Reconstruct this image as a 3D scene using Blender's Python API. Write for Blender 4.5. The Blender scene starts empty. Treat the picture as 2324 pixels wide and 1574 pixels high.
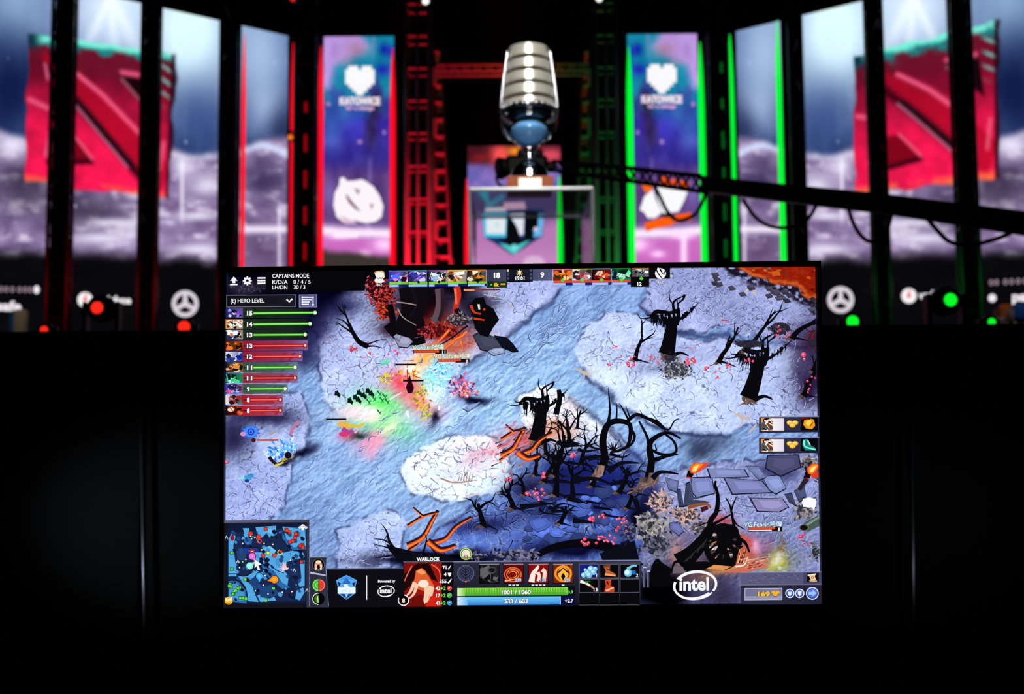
import bpy, bmesh, math, random
import numpy as np
from mathutils import Vector, Matrix
from mathutils.geometry import tessellate_polygon
C = bpy.context.scene.collection
SC = bpy.context.scene
# ------------------------------------------------------------------ camera
F_PX = 35.0 / 36.0 * 2324.0
PITCH = math.radians(4.0); ROLL = math.radians(0.45)
CAM = np.array((0.0, 0.0, 1.2))
_cp, _sp = math.cos(PITCH), math.sin(PITCH)
_f = np.array((0, _cp, _sp)); _r0 = np.array((1.0, 0, 0)); _u0 = np.array((0, -_sp, _cp))
_r = _r0 * math.cos(ROLL) - _u0 * math.sin(ROLL)
_u = _u0 * math.cos(ROLL) + _r0 * math.sin(ROLL)
def rays(px, py):
    px = np.asarray(px, float); py = np.asarray(py, float)
    return _f + ((px - 1162) / F_PX)[..., None] * _r - ((py - 787) / F_PX)[..., None] * _u
def on_plane(px, py, p0, n):
    d = rays(px, py)
    t = ((np.asarray(p0) - CAM) @ np.asarray(n)) / (d @ np.asarray(n))
    return CAM + d * t[..., None]
def at(px, py, Y):
    return Vector(on_plane(np.array(px), np.array(py), (0, Y, 0), (0, 1.0, 0)))
cam_d = bpy.data.cameras.new('camera'); cam = bpy.data.objects.new('camera', cam_d); C.objects.link(cam)
M = Matrix(((_r[0], _u[0], -_f[0], CAM[0]), (_r[1], _u[1], -_f[1], CAM[1]), (_r[2], _u[2], -_f[2], CAM[2]), (0, 0, 0, 1)))
cam.matrix_world = M
cam_d.lens = 35; cam_d.sensor_width = 36; cam_d.sensor_fit = 'HORIZONTAL'; cam_d.clip_start = 0.05; cam_d.clip_end = 200
cam_d.dof.use_dof = True; cam_d.dof.focus_distance = 1.0; cam_d.dof.aperture_fstop = 6.6
SC.camera = cam
# ------------------------------------------------------------------ colour
def lin(c):
    c = np.asarray(c, float) / 255.0
    c = np.clip(c, 0, None)
    return np.where(c <= 0.04045, c / 12.92, ((c + 0.055) / 1.055) ** 2.4)
MATS = {}
def mat(name, rgb=(10, 10, 10), rough=0.6, metal=0.0, spec=0.3, noise=0.0, nscale=40.0, coat=0.0, bump=0.0):
    if name in MATS: return MATS[name]
    m = bpy.data.materials.new(name); m.use_nodes = True; nt = m.node_tree
    b = nt.nodes['Principled BSDF']
    col = tuple(lin(rgb)) + (1,)
    b.inputs['Base Color'].default_value = col
    b.inputs['Roughness'].default_value = rough; b.inputs['Metallic'].default_value = metal
    b.inputs['Specular IOR Level'].default_value = spec; b.inputs['Coat Weight'].default_value = coat
    tc = nt.nodes.new('ShaderNodeTexCoord'); nz = nt.nodes.new('ShaderNodeTexNoise')
    nz.inputs['Scale'].default_value = nscale; nt.links.new(tc.outputs['Object'], nz.inputs['Vector'])
    mx = nt.nodes.new('ShaderNodeMix'); mx.data_type = 'RGBA'; mx.blend_type = 'MULTIPLY'
    mx.inputs[0].default_value = noise; mx.inputs[6].default_value = col
    nt.links.new(nz.outputs['Fac'], mx.inputs[7]); nt.links.new(mx.outputs[2], b.inputs['Base Color'])
    if bump:
        bp = nt.nodes.new('ShaderNodeBump'); bp.inputs['Strength'].default_value = bump; bp.inputs['Distance'].default_value = 0.002
        nt.links.new(nz.outputs['Fac'], bp.inputs['Height']); nt.links.new(bp.outputs['Normal'], b.inputs['Normal'])
    MATS[name] = m; return m
def emit_attr(name, strength=1.0):
    if name in MATS: return MATS[name]
    m = bpy.data.materials.new(name); m.use_nodes = True; nt = m.node_tree; nt.nodes.clear()
    out = nt.nodes.new('ShaderNodeOutputMaterial'); e = nt.nodes.new('ShaderNodeEmission'); a = nt.nodes.new('ShaderNodeAttribute')
    a.attribute_name = 'Col'; e.inputs['Strength'].default_value = strength
    nt.links.new(a.outputs['Color'], e.inputs['Color']); nt.links.new(e.outputs[0], out.inputs['Surface'])
    m.cycles.emission_sampling = 'NONE'; MATS[name] = m; return m
def emit(name, rgb, strength=1.0, sampled=False):
    if name in MATS: return MATS[name]
    m = bpy.data.materials.new(name); m.use_nodes = True; nt = m.node_tree; nt.nodes.clear()
    out = nt.nodes.new('ShaderNodeOutputMaterial'); e = nt.nodes.new('ShaderNodeEmission')
    e.inputs['Color'].default_value = tuple(lin(rgb)) + (1,); e.inputs['Strength'].default_value = strength
    nt.links.new(e.outputs[0], out.inputs['Surface'])
    m.cycles.emission_sampling = 'AUTO' if sampled else 'NONE'; MATS[name] = m; return m
def glass(name, tint=(255, 255, 255), refl=0.5, see=1.0):
    if name in MATS: return MATS[name]
    m = bpy.data.materials.new(name); m.use_nodes = True; nt = m.node_tree; nt.nodes.clear()
    out = nt.nodes.new('ShaderNodeOutputMaterial'); mx = nt.nodes.new('ShaderNodeMixShader')
    t = nt.nodes.new('ShaderNodeBsdfTransparent'); g = nt.nodes.new('ShaderNodeBsdfGlossy'); lw = nt.nodes.new('ShaderNodeFresnel')
    lw.inputs['IOR'].default_value = 1.49; t.inputs['Color'].default_value = tuple(lin(tint) * see) + (1,)
    g.inputs['Roughness'].default_value = 0.03
    ma = nt.nodes.new('ShaderNodeMath'); ma.operation = 'MULTIPLY'; ma.inputs[1].default_value = refl
    nt.links.new(lw.outputs[0], ma.inputs[0]); nt.links.new(ma.outputs[0], mx.inputs[0])
    nt.links.new(t.outputs[0], mx.inputs[1]); nt.links.new(g.outputs[0], mx.inputs[2]); nt.links.new(mx.outputs[0], out.inputs['Surface'])
    MATS[name] = m; return m
# ------------------------------------------------------------------ objects
def wl(o):
    v = Vector((0, 0, 0))
    while o is not None:
        v = v + o.location; o = o.parent
    return v
def thing(name, label, cat, loc, group=None):
    o = bpy.data.objects.new(name, None); C.objects.link(o); o.location = loc; o.empty_display_size = 0.05
    o['label'] = label; o['category'] = cat
    if group: o['group'] = group
    return o
def tag(o, label, cat, group=None):
    o['label'] = label; o['category'] = cat
    if group: o['group'] = group
    return o
def obj(name, verts, faces, m, parent=None, smooth=False, cols=None):
    """verts in world coordinates"""
    base = wl(parent)
    me = bpy.data.meshes.new(name)
    v = np.asarray([tuple(x) for x in verts] if not isinstance(verts, np.ndarray) else verts, float)
    if parent is None:
        base = Vector(((v[:, 0].min() + v[:, 0].max()) / 2, (v[:, 1].min() + v[:, 1].max()) / 2, v[:, 2].min()))
    v = v - np.array(base)
    me.from_pydata(v.tolist(), [], faces if isinstance(faces, list) else faces.tolist())
    if cols is not None:
        ca = me.color_attributes.new('Col', 'FLOAT_COLOR', 'POINT')
        arr = np.ones((len(v), 4), np.float32); arr[:, :3] = cols; ca.data.foreach_set('color', arr.ravel())
    ms = m if isinstance(m, (list, tuple)) else [m]
    for x in ms: me.materials.append(x)
    if smooth: me.polygons.foreach_set('use_smooth', [True] * len(me.polygons))
    me.update()
    o = bpy.data.objects.new(name, me); C.objects.link(o)
    if parent is not None: o.parent = parent
    else: o.location = base
    return o
def from_bm(name, bm, m, parent=None, smooth=False):
    bm.verts.ensure_lookup_table(); bm.verts.index_update()
    v = [x.co.copy() for x in bm.verts]; f = [[y.index for y in x.verts] for x in bm.faces]; bm.free()
    return obj(name, v, f, m, parent, smooth)
def add_box(bm, c, s, rz=0.0, bev=0.0, R=None):
    r = bmesh.ops.create_cube(bm, size=1.0)
    vs = r['verts']
    for v in vs: v.co = Vector((v.co.x * s[0], v.co.y * s[1], v.co.z * s[2]))
    if bev:
        es = list({e for v in vs for e in v.link_edges})
        rr = bmesh.ops.bevel(bm, geom=es, offset=bev, segments=2, affect='EDGES', profile=0.5)
        vs = list({v for f in rr['faces'] for v in f.verts} | {v for v in vs if v.is_valid})
    Mx = R if R is not None else Matrix.Rotation(rz, 3, 'Z')
    for v in vs: v.co = Mx @ v.co + Vector(c)
    return vs
def add_tube(bm, p0, p1, r, n=10, r1=None):
    p0 = Vector(p0); p1 = Vector(p1); d = p1 - p0; L = d.length
    if L < 1e-6: return
    q = d.to_track_quat('Z', 'Y').to_matrix()
    rr = bmesh.ops.create_cone(bm, cap_ends=True, segments=n, radius1=r, radius2=r if r1 is None else r1, depth=L)
    for v in rr['verts']: v.co = q @ v.co + (p0 + p1) / 2
def add_lathe(bm, c, prof, n=48, axis=None):
    c = Vector(c); q = Matrix.Identity(3) if axis is None else Vector(axis).to_track_quat('Z', 'Y').to_matrix()
    rings = []
    for r, z in prof:
        rings.append([bm.verts.new(c + q @ Vector((r * math.cos(2 * math.pi * k / n), r * math.sin(2 * math.pi * k / n), z))) for k in range(n)])
    for a, b in zip(rings, rings[1:]):
        for k in range(n): bm.faces.new((a[k], a[(k + 1) % n], b[(k + 1) % n], b[k]))
    if prof[0][0] > 1e-5: bm.faces.new(rings[0][::-1])
    if prof[-1][0] > 1e-5: bm.faces.new(rings[-1])
def add_path_tube(bm, pts, r, n=8):
    pts = [Vector(p) for p in pts]; rings = []
    for i, p in enumerate(pts):
        t = (pts[min(i + 1, len(pts) - 1)] - pts[max(i - 1, 0)]).normalized()
        a = t.cross(Vector((0.13, 0.3, 0.94))).normalized(); b = t.cross(a)
        rings.append([bm.verts.new(p + (a * math.cos(2 * math.pi * k / n) + b * math.sin(2 * math.pi * k / n)) * r) for k in range(n)])
    for a, b in zip(rings, rings[1:]):
        for k in range(n): bm.faces.new((a[k], a[(k + 1) % n], b[(k + 1) % n], b[k]))
    bm.faces.new(rings[0][::-1]); bm.faces.new(rings[-1])
def spline(pts, k=6):
    pts = [np.asarray(p, float) for p in pts]
    if len(pts) < 3: return pts
    out = []
    for i in range(len(pts) - 1):
        p0 = pts[max(i - 1, 0)]; p1 = pts[i]; p2 = pts[i + 1]; p3 = pts[min(i + 2, len(pts) - 1)]
        for j in range(k):
            t = j / k
            out.append(0.5 * (2 * p1 + (p2 - p0) * t + (2 * p0 - 5 * p1 + 4 * p2 - p3) * t * t + (3 * p1 - p0 - 3 * p2 + p3) * t ** 3))
    out.append(pts[-1]); return out
# ------------------------------------------------------------------ noise for the pictures shown on the screens
def _hash(ix, iy, s):
    h = (ix.astype(np.int64) * 374761393 + iy.astype(np.int64) * 668265263 + s * 974634777) & 0xFFFFFFFF
    h = ((h ^ (h >> 13)) * 1274126177) & 0xFFFFFFFF
    h = h ^ (h >> 16)
    return (h & 0xFFFFFF) / float(0xFFFFFF)
def vnoise(x, y, s=0):
    ix = np.floor(x); iy = np.floor(y); fx = x - ix; fy = y - iy
    fx = fx * fx * (3 - 2 * fx); fy = fy * fy * (3 - 2 * fy)
    a = _hash(ix, iy, s); b = _hash(ix + 1, iy, s); c = _hash(ix, iy + 1, s); d = _hash(ix + 1, iy + 1, s)
    return (a * (1 - fx) + b * fx) * (1 - fy) + (c * (1 - fx) + d * fx) * fy
def fbm(x, y, s=0, o=4):
    v = 0; a = 0.5; t = 0
    for k in range(o):
        v = v + a * vnoise(x, y, s + k * 17); t += a; a *= 0.5; x = x * 2.03 + 5.1; y = y * 2.03 + 1.7
    return v / t
def voro(x, y, s=0):
    """distance to the nearest cell border and a random number per cell"""
    ix = np.floor(x); iy = np.floor(y); f1 = np.full(x.shape, 9.0); f2 = np.full(x.shape, 9.0); idv = np.zeros(x.shape)
    for dx in (-1, 0, 1):
        for dy in (-1, 0, 1):
            cx = ix + dx; cy = iy + dy
            d = np.hypot(cx + _hash(cx, cy, s) - x, cy + _hash(cx, cy, s + 5) - y)
            n = d < f1
            f2 = np.where(n, f1, np.minimum(f2, d)); idv = np.where(n, _hash(cx, cy, s + 9), idv); f1 = np.where(n, d, f1)
    return f2 - f1, idv
def sdpoly(x, y, poly):
    p = np.asarray(poly, float); d = np.full(x.shape, 1e9); ins = np.zeros(x.shape, bool)
    for i in range(len(p)):
        a = p[i]; b = p[(i + 1) % len(p)]; e = b - a
        wx = x - a[0]; wy = y - a[1]
        t = np.clip((wx * e[0] + wy * e[1]) / (e @ e + 1e-9), 0, 1)
        d = np.minimum(d, np.hypot(wx - e[0] * t, wy - e[1] * t))
        c = ((a[1] <= y) != (b[1] <= y)) & (x < a[0] + (y - a[1]) / (b[1] - a[1] + 1e-12) * e[0])
        ins ^= c
    return np.where(ins, -d, d)
def sstep(a, b, x):
    t = np.clip((x - a) / (b - a), 0, 1); return t * t * (3 - 2 * t)
def mixc(base, col, m):
    col = np.asarray(col, float)
    return base * (1 - m[..., None]) + col * m[..., None]
def segd(x, y, pts):
    d = np.full(x.shape, 1e9)
    for a, b in zip(pts, pts[1:]):
        a = np.asarray(a, float); b = np.asarray(b, float); e = b - a
        t = np.clip(((x - a[0]) * e[0] + (y - a[1]) * e[1]) / (e @ e + 1e-9), 0, 1)
        d = np.minimum(d, np.hypot(x - a[0] - e[0] * t, y - a[1] - e[1] * t))
    return d
def gauss(x, y, cx, cy, rx, ry=None, ang=0.0):
    ry = ry or rx; c, s = math.cos(ang), math.sin(ang)
    u = ((x - cx) * c + (y - cy) * s) / rx; v = (-(x - cx) * s + (y - cy) * c) / ry
    return np.exp(-(u * u + v * v))
def grid_faces(nx, ny):
    i = np.arange(nx - 1)[None, :] + np.arange(ny - 1)[:, None] * nx
    return np.stack((i, i + nx, i + nx + 1, i + 1), -1).reshape(-1, 4)
# ------------------------------------------------------------------ flat artwork on a screen: polygons stacked a few microns apart
_txt = {}
def text_mesh(s, bold):
    k = (s, bold)
    if k in _txt: return _txt[k]
    cu = bpy.data.curves.new('t', 'FONT'); cu.body = s; cu.size = 1.0; cu.offset = bold; cu.resolution_u = 4
    o = bpy.data.objects.new('t', cu); C.objects.link(o); bpy.context.view_layer.update()
    me = bpy.data.meshes.new_from_object(o.evaluated_get(bpy.context.evaluated_depsgraph_get()))
    v = np.array([tuple(x.co)[:2] for x in me.vertices]).reshape(-1, 2); f = [list(p.vertices) for p in me.polygons]
    bpy.data.objects.remove(o); bpy.data.meshes.remove(me); bpy.data.curves.remove(cu)
    _txt[k] = (v, f); return _txt[k]
class Art:
    clip = False
    def __init__(self, p0, n, dz=1.5e-6, base=1e-4):
        self.p0 = np.asarray(p0, float); self.n = np.asarray(n, float); self.dz = dz; self.base = base
        self.P = []; self.Z = []; self.F = []; self.K = []; self.c = 0; self.L = 0
    def up(self, k=1): self.L += k
    def raw(self, pts, faces, col, z=None):
        pts = np.array(pts, float); o = self.c
        if self.clip:
            t = (pts[:, 1] - 605) / 770; pts[:, 0] = np.clip(pts[:, 0], 514 - 3 * t, 1850 + 12 * t - 1)
        self.P.append(pts); self.Z.append(np.full(len(pts), self.L if z is None else z))
        col = np.asarray(col, float)
        self.K.append(np.tile(col, (len(pts), 1)) if col.ndim == 1 else col)
        self.F += [[i + o for i in f] for f in faces]; self.c += len(pts)
    def poly(self, pts, col, z=None):
        if z is None: self.up()
        if len(pts) <= 4 and len(pts) == 3: self.raw(pts, [[0, 1, 2]], col, z); return
        tri = tessellate_polygon([[Vector((p[0], p[1], 0)) for p in pts]])
        self.raw(pts, [list(t) for t in tri], col, z)
    def rect(self, x0, y0, x1, y1, col, col2=None, vert=False, sl=-0.008):
        """col2: second colour of a left-to-right (or top-to-bottom) blend"""
        self.up(); s = sl * (x1 - x0)
        k = np.asarray(col, float)
        if col2 is not None:
            k2 = np.asarray(col2, float); k = np.array((k, k, k2, k2)) if vert else np.array((k, k2, k2, k))
        self.raw([(x0, y0), (x1, y0 + s), (x1, y1 + s), (x0, y1)], [[0, 1, 2, 3]], k)
    def frame(self, x0, y0, x1, y1, w, col):
        self.rect(x0, y0, x1, y0 + w, col); self.rect(x0, y1 - w, x1, y1, col)
        self.rect(x0, y0, x0 + w, y1, col, sl=0); s = -0.008 * (x1 - x0); self.rect(x1 - w, y0 + s, x1, y1 + s, col, sl=0)
    def disc(self, cx, cy, r, col, ry=None, n=24, z=None, a0=0.0, a1=2 * math.pi):
        if z is None: self.up()
        ry = ry or r; full = abs(a1 - a0) > 6.28
        p = [(cx, cy)] + [(cx + r * math.cos(a0 + (a1 - a0) * k / n), cy + ry * math.sin(a0 + (a1 - a0) * k / n)) for k in range(n + 1)]
        self.raw(p, [[0, k + 1, k + 2] for k in range(n)], col, z)
    def ring(self, cx, cy, r, w, col, ry=None, a0=0.0, a1=2 * math.pi, n=36, rot=0.0, w1=None):
        self.up(); ry = ry or r; p = []; c, s = math.cos(rot), math.sin(rot)
        for k in range(n + 1):
            a = a0 + (a1 - a0) * k / n; ww = w if w1 is None else w + (w1 - w) * k / n
            for q in (0, 1):
                x = (r - ww * q) * math.cos(a); y = (ry - ww * q) * math.sin(a)
                p.append((cx + x * c - y * s, cy + x * s + y * c))
        self.raw(p, [[2 * k, 2 * k + 1, 2 * k + 3, 2 * k + 2] for k in range(n)], col)
    def stroke(self, pts, w0, w1, col, smooth=True, z=None):
        if z is None: self.up()
        p = np.array(spline(pts, 5) if smooth else [np.asarray(q, float) for q in pts]); n = len(p)
        t = np.gradient(p, axis=0); t /= np.linalg.norm(t, axis=1)[:, None] + 1e-9
        nn = np.stack((-t[:, 1], t[:, 0]), 1); w = np.linspace(w0, w1, n)[:, None] / 2
        q = np.empty((2 * n, 2)); q[0::2] = p + nn * w; q[1::2] = p - nn * w
        self.raw(q, [[2 * k, 2 * k + 1, 2 * k + 3, 2 * k + 2] for k in range(n - 1)], col, z)
    def text(self, s, x, y, size, col, bold=0.0, align='l', sx=1.0, width=None, sl=-0.008, outline=None, ow=0.05):
        """x, y = baseline start (or centre / end)"""
        v, f = text_mesh(s, bold)
        if not len(v): return
        w = v[:, 0].max() - v[:, 0].min(); k = size
        if width: sx = width / (w * k)
        ox = {'l': 0, 'c': w * sx * k / 2, 'r': w * sx * k}[align]
        def put(vv, c):
            self.up(); xx = (vv[:, 0] - v[:, 0].min()) * k * sx - ox
            self.raw(np.stack((x + xx, y - vv[:, 1] * k + sl * xx), 1), ff, c)
        if outline is not None:
            vo, ff = text_mesh(s, bold + ow); put(vo, outline)
        ff = f; put(v, col)
    def leaf(self, cx, cy, L, w, a, col, z):
        c, s = math.cos(a), math.sin(a)
        q = [(0, 0), (L * 0.45, w / 2), (L, 0), (L * 0.45, -w / 2)]
        self.raw([(cx + x * c - y * s, cy + x * s + y * c) for x, y in q], [[0, 1, 2, 3]], col, z)
    def build(self, name, m, parent, grid=None):
        P = np.concatenate(self.P); Z = np.concatenate(self.Z); K = np.concatenate(self.K)
        W = on_plane(P[:, 0], P[:, 1], self.p0, self.n) + self.n * (self.base + Z * self.dz)[:, None]
        kl = lin(K); fc = self.F
        if grid is not None:
            fc = [[i + len(grid[0]) for i in f] for f in fc]; fc = grid[1].tolist() + fc
            W = np.concatenate((grid[0], W)); kl = np.concatenate((grid[2], kl))
        return obj(name, W, fc, m, parent, cols=kl)
# ================================================================== the monitor in the foreground
G_EMIT = emit_attr('screen_light')
SN = np.array((0, -math.cos(math.radians(2.1)), -math.sin(math.radians(2.1))))
SP0 = np.array(CAM + rays(np.array(1183.0), np.array(990.0)) * 1.004)
def spx(px, py, out=0.0):
    w = on_plane(np.array(float(px)), np.array(float(py)), SP0, SN)
    return Vector(w + SN * out)
QTL, QTR, QBL, QBR = (np.array(q, float) for q in ((514, 619), (1850, 605), (511, 1377), (1862, 1367)))
mon = thing('monitor', 'large black monitor in sharp focus at centre showing a strategy game on its lit screen', 'monitor',
            Vector((SP0[0], SP0[1] + 0.10, 0.0)))
black_plastic = mat('black_plastic', (7, 7, 8), 0.55, spec=0.25, noise=0.3, nscale=300)
# housing: outer corners from the screen corners, bezel as a frame with a hole, rounded back shell
def bez(o):  # outline o pixels outside the lit area
    return [(QTL[0] - o[0], QTL[1] - o[1]), (QTR[0] + o[2], QTR[1] - o[1]), (QBR[0] + o[2], QBR[1] + o[3]), (QBL[0] - o[0], QBL[1] + o[3])]
outer = bez((9, 12, 9, 22)); inner = bez((0, 0, 0, 0))
v = []
for z in (0.0065,): v += [spx(*p, z) for p in outer] + [spx(*p, z) for p in inner]
v += [spx(*p, -0.012) for p in outer] + [spx(*p, -0.001) for p in inner]
f = []
for k in range(4):
    j = (k + 1) % 4
    f += [[k, j, 4 + j, 4 + k], [8 + k, 8 + j, j, k], [4 + k, 4 + j, 12 + j, 12 + k]]
obj('bezel', v, f, black_plastic, mon)
hs = [spx(*p, -0.012) for p in outer]; cc = sum(hs, Vector()) / 4
v = hs + [cc + (p - cc) * 0.93 - Vector(SN) * 0.02 for p in hs] + [cc + (p - cc) * 0.6 - Vector(SN) * 0.045 for p in hs]
f = [[0, 1, 5, 4], [1, 2, 6, 5], [2, 3, 7, 6], [3, 0, 4, 7], [4, 5, 9, 8], [5, 6, 10, 9], [6, 7, 11, 10], [7, 4, 8, 11], [8, 9, 10, 11], [3, 2, 1, 0]]
obj('rear_housing', v, f, black_plastic, mon)
bm = bmesh.new(); back = cc - Vector(SN) * 0.05
add_box(bm, (back.x, back.y + 0.015, back.z), (0.12, 0.05, 0.12), bev=0.006)
add_box(bm, (back.x, back.y + 0.06, back.z), (0.06, 0.06, 0.05), bev=0.005); from_bm('mount_bracket', bm, black_plastic, mon)
bm = bmesh.new(); add_tube(bm, (back.x, back.y + 0.09, 0.03), (back.x, back.y + 0.09, back.z + 0.08), 0.025, 20); from_bm('pole', bm, black_plastic, mon, True)
bm = bmesh.new(); add_box(bm, (back.x, back.y + 0.05, 0.015), (0.62, 0.5, 0.03), bev=0.008); from_bm('base_plate', bm, black_plastic, mon)

# ---- the picture: ground of the game map
NX, NY = 700, 398
U, V = np.meshgrid(np.linspace(0, 1, NX), np.linspace(0, 1, NY))
XY = ((QTL * 1)[None, None] * ((1 - U) * (1 - V))[..., None] + QTR * (U * (1 - V))[..., None] + QBL * ((1 - U) * V)[..., None] + QBR * (U * V)[..., None])
X, Y = XY[..., 0], XY[..., 1]
wx = X + 16 * (fbm(X / 40, Y / 40, 3) - .5) * 2; wy = Y + 16 * (fbm(X / 40, Y / 40, 8) - .5) * 2
# river bed / dirt lane
T = fbm(X / 60, Y / 60, 1)
col = np.empty(X.shape + (3,)); col[:] = (138, 166, 218)
col += ((T - .5) * 40)[..., None]
ua = X * .80 - Y * .60; va = X * .60 + Y * .80      # along the lane (up to the right) and across it
st = fbm(ua / 60, va / 7, 11, 4); col += ((st - .5) * 64)[..., None]
st2 = fbm(ua / 30 + 3 * fbm(X / 50, Y / 50, 4), va / 4.0, 21, 3)
dark = sstep(.60, .72, st2); col = mixc(col, (84, 106, 160), dark * .6)
lite = sstep(.62, .74, fbm(ua / 24, (va + 5) / 4.5, 31, 3)); col = mixc(col, (186, 212, 250), lite * .5)
pl = []
def plateau(poly, c, edge=7, crack=24, seed=0, soft=0):
    global col
    d = sdpoly(wx, wy, poly); m = sstep(edge, -edge * .3, d) if not soft else sstep(soft, -soft, d)
    c = np.asarray(c, float)
    base = c + ((fbm(X / 45, Y / 45, seed + 2) - .5) * 46)[..., None] + ((fbm(X / 8, Y / 8, seed + 4, 3) - .5) * 22)[..., None]
    e, idv = voro((X + 14 * fbm(X / 20, Y / 20, seed)) / crack, (Y + 14 * fbm(X / 20, Y / 20, seed + 7)) / (crack * .75), seed)
    base = base + ((idv - .5) * 16)[..., None]
    sel = sstep(.40, .62, fbm(X / 35, Y / 35, seed + 12))
    base = mixc(base, (66, 68, 122), sstep(.085, .02, e) * sel * .7)
    base = mixc(base, (246, 250, 255), sstep(.03, .09, e) * sstep(.18, .09, e) * .4)
    e2, _ = voro((X + 20 * fbm(X / 9, Y / 9, seed + 1)) / (crack * .45), Y / (crack * .36), seed + 3)
    base = mixc(base, (70, 72, 112), sstep(.07, .02, e2) * sstep(.58, .70, fbm(X / 25, Y / 25, seed + 33)) * .45)
    col = mixc(col, base, m)
    rim = np.exp(-((d - 3) / 3.5) ** 2) * sstep(.35, .6, fbm(X / 18, Y / 18, seed + 50)); col = mixc(col, (52, 56, 92), rim * .6)
plateau([(690, 690), (722, 760), (722, 830), (740, 905), (790, 950), (850, 950), (940, 915), (1010, 860), (1060, 815), (1140, 765), (1225, 705), (1272, 655), (1280, 600), (1000, 600), (800, 640)], (182, 190, 240), seed=1)
plateau([(1440, 600), (1460, 640), (1475, 665), (1450, 690), (1480, 725), (1540, 742), (1640, 742), (1750, 765), (1880, 800), (1880, 600)], (166, 170, 220), seed=20, crack=20)
plateau([(1306, 790), (1330, 745), (1380, 715), (1440, 720), (1500, 742), (1570, 765), (1700, 785), (1880, 790), (1880, 960), (1730, 955), (1650, 985), (1560, 985), (1480, 960), (1400, 912), (1350, 872), (1322, 840)], (196, 208, 250), seed=40)
plateau([(905, 1075), (920, 1040), (960, 1008), (1010, 987), (1080, 985), (1125, 1003), (1150, 1040), (1170, 1090), (1130, 1122), (1000, 1130), (930, 1125)], (220, 230, 250), seed=60, crack=26)
plateau([(500, 930), (600, 885), (680, 895), (700, 945), (690, 1010), (668, 1050), (650, 1090), (640, 1130), (610, 1190), (500, 1200)], (174, 186, 242), seed=80)
plateau([(760, 1262), (772, 1212), (828, 1178), (890, 1165), (918, 1185), (905, 1240), (880, 1295), (765, 1300)], (186, 200, 248), seed=100)
plateau([(1178, 905), (1240, 880), (1292, 902), (1335, 938), (1385, 975), (1430, 1010), (1400, 1060), (1290, 1050), (1200, 965)], (214, 220, 246), seed=120)
plateau([(1470, 1085), (1560, 1060), (1690, 1050), (1880, 1010), (1880, 1400), (1500, 1400), (1430, 1250)], (152, 156, 208), seed=140, crack=42)
plateau([(1240, 1030), (1330, 1020), (1420, 1050), (1470, 1110), (1480, 1200), (1440, 1280), (1000, 1300), (930, 1270), (1060, 1150), (1150, 1110)], (104, 134, 222), seed=160, soft=26, crack=30)
# lane edges
for pts in ([(1275, 655), (1225, 705), (1140, 768), (1060, 820)], [(1455, 700), (1520, 742), (1700, 775)], [(1322, 845), (1400, 915), (1480, 963), (1560, 990), (1650, 990)], [(1290, 905), (1340, 940), (1420, 1012), (1470, 1050)]):
    col = mixc(col, (62, 74, 112), np.exp(-(segd(wx, wy, pts) / 7) ** 2) * .7)
def shade(cx, cy, rx, ry, c, a=1.0, ang=0.0):
    global col
    col = mixc(col, c, np.clip(gauss(wx, wy, cx, cy, rx, ry, ang) * a, 0, 1))
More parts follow.
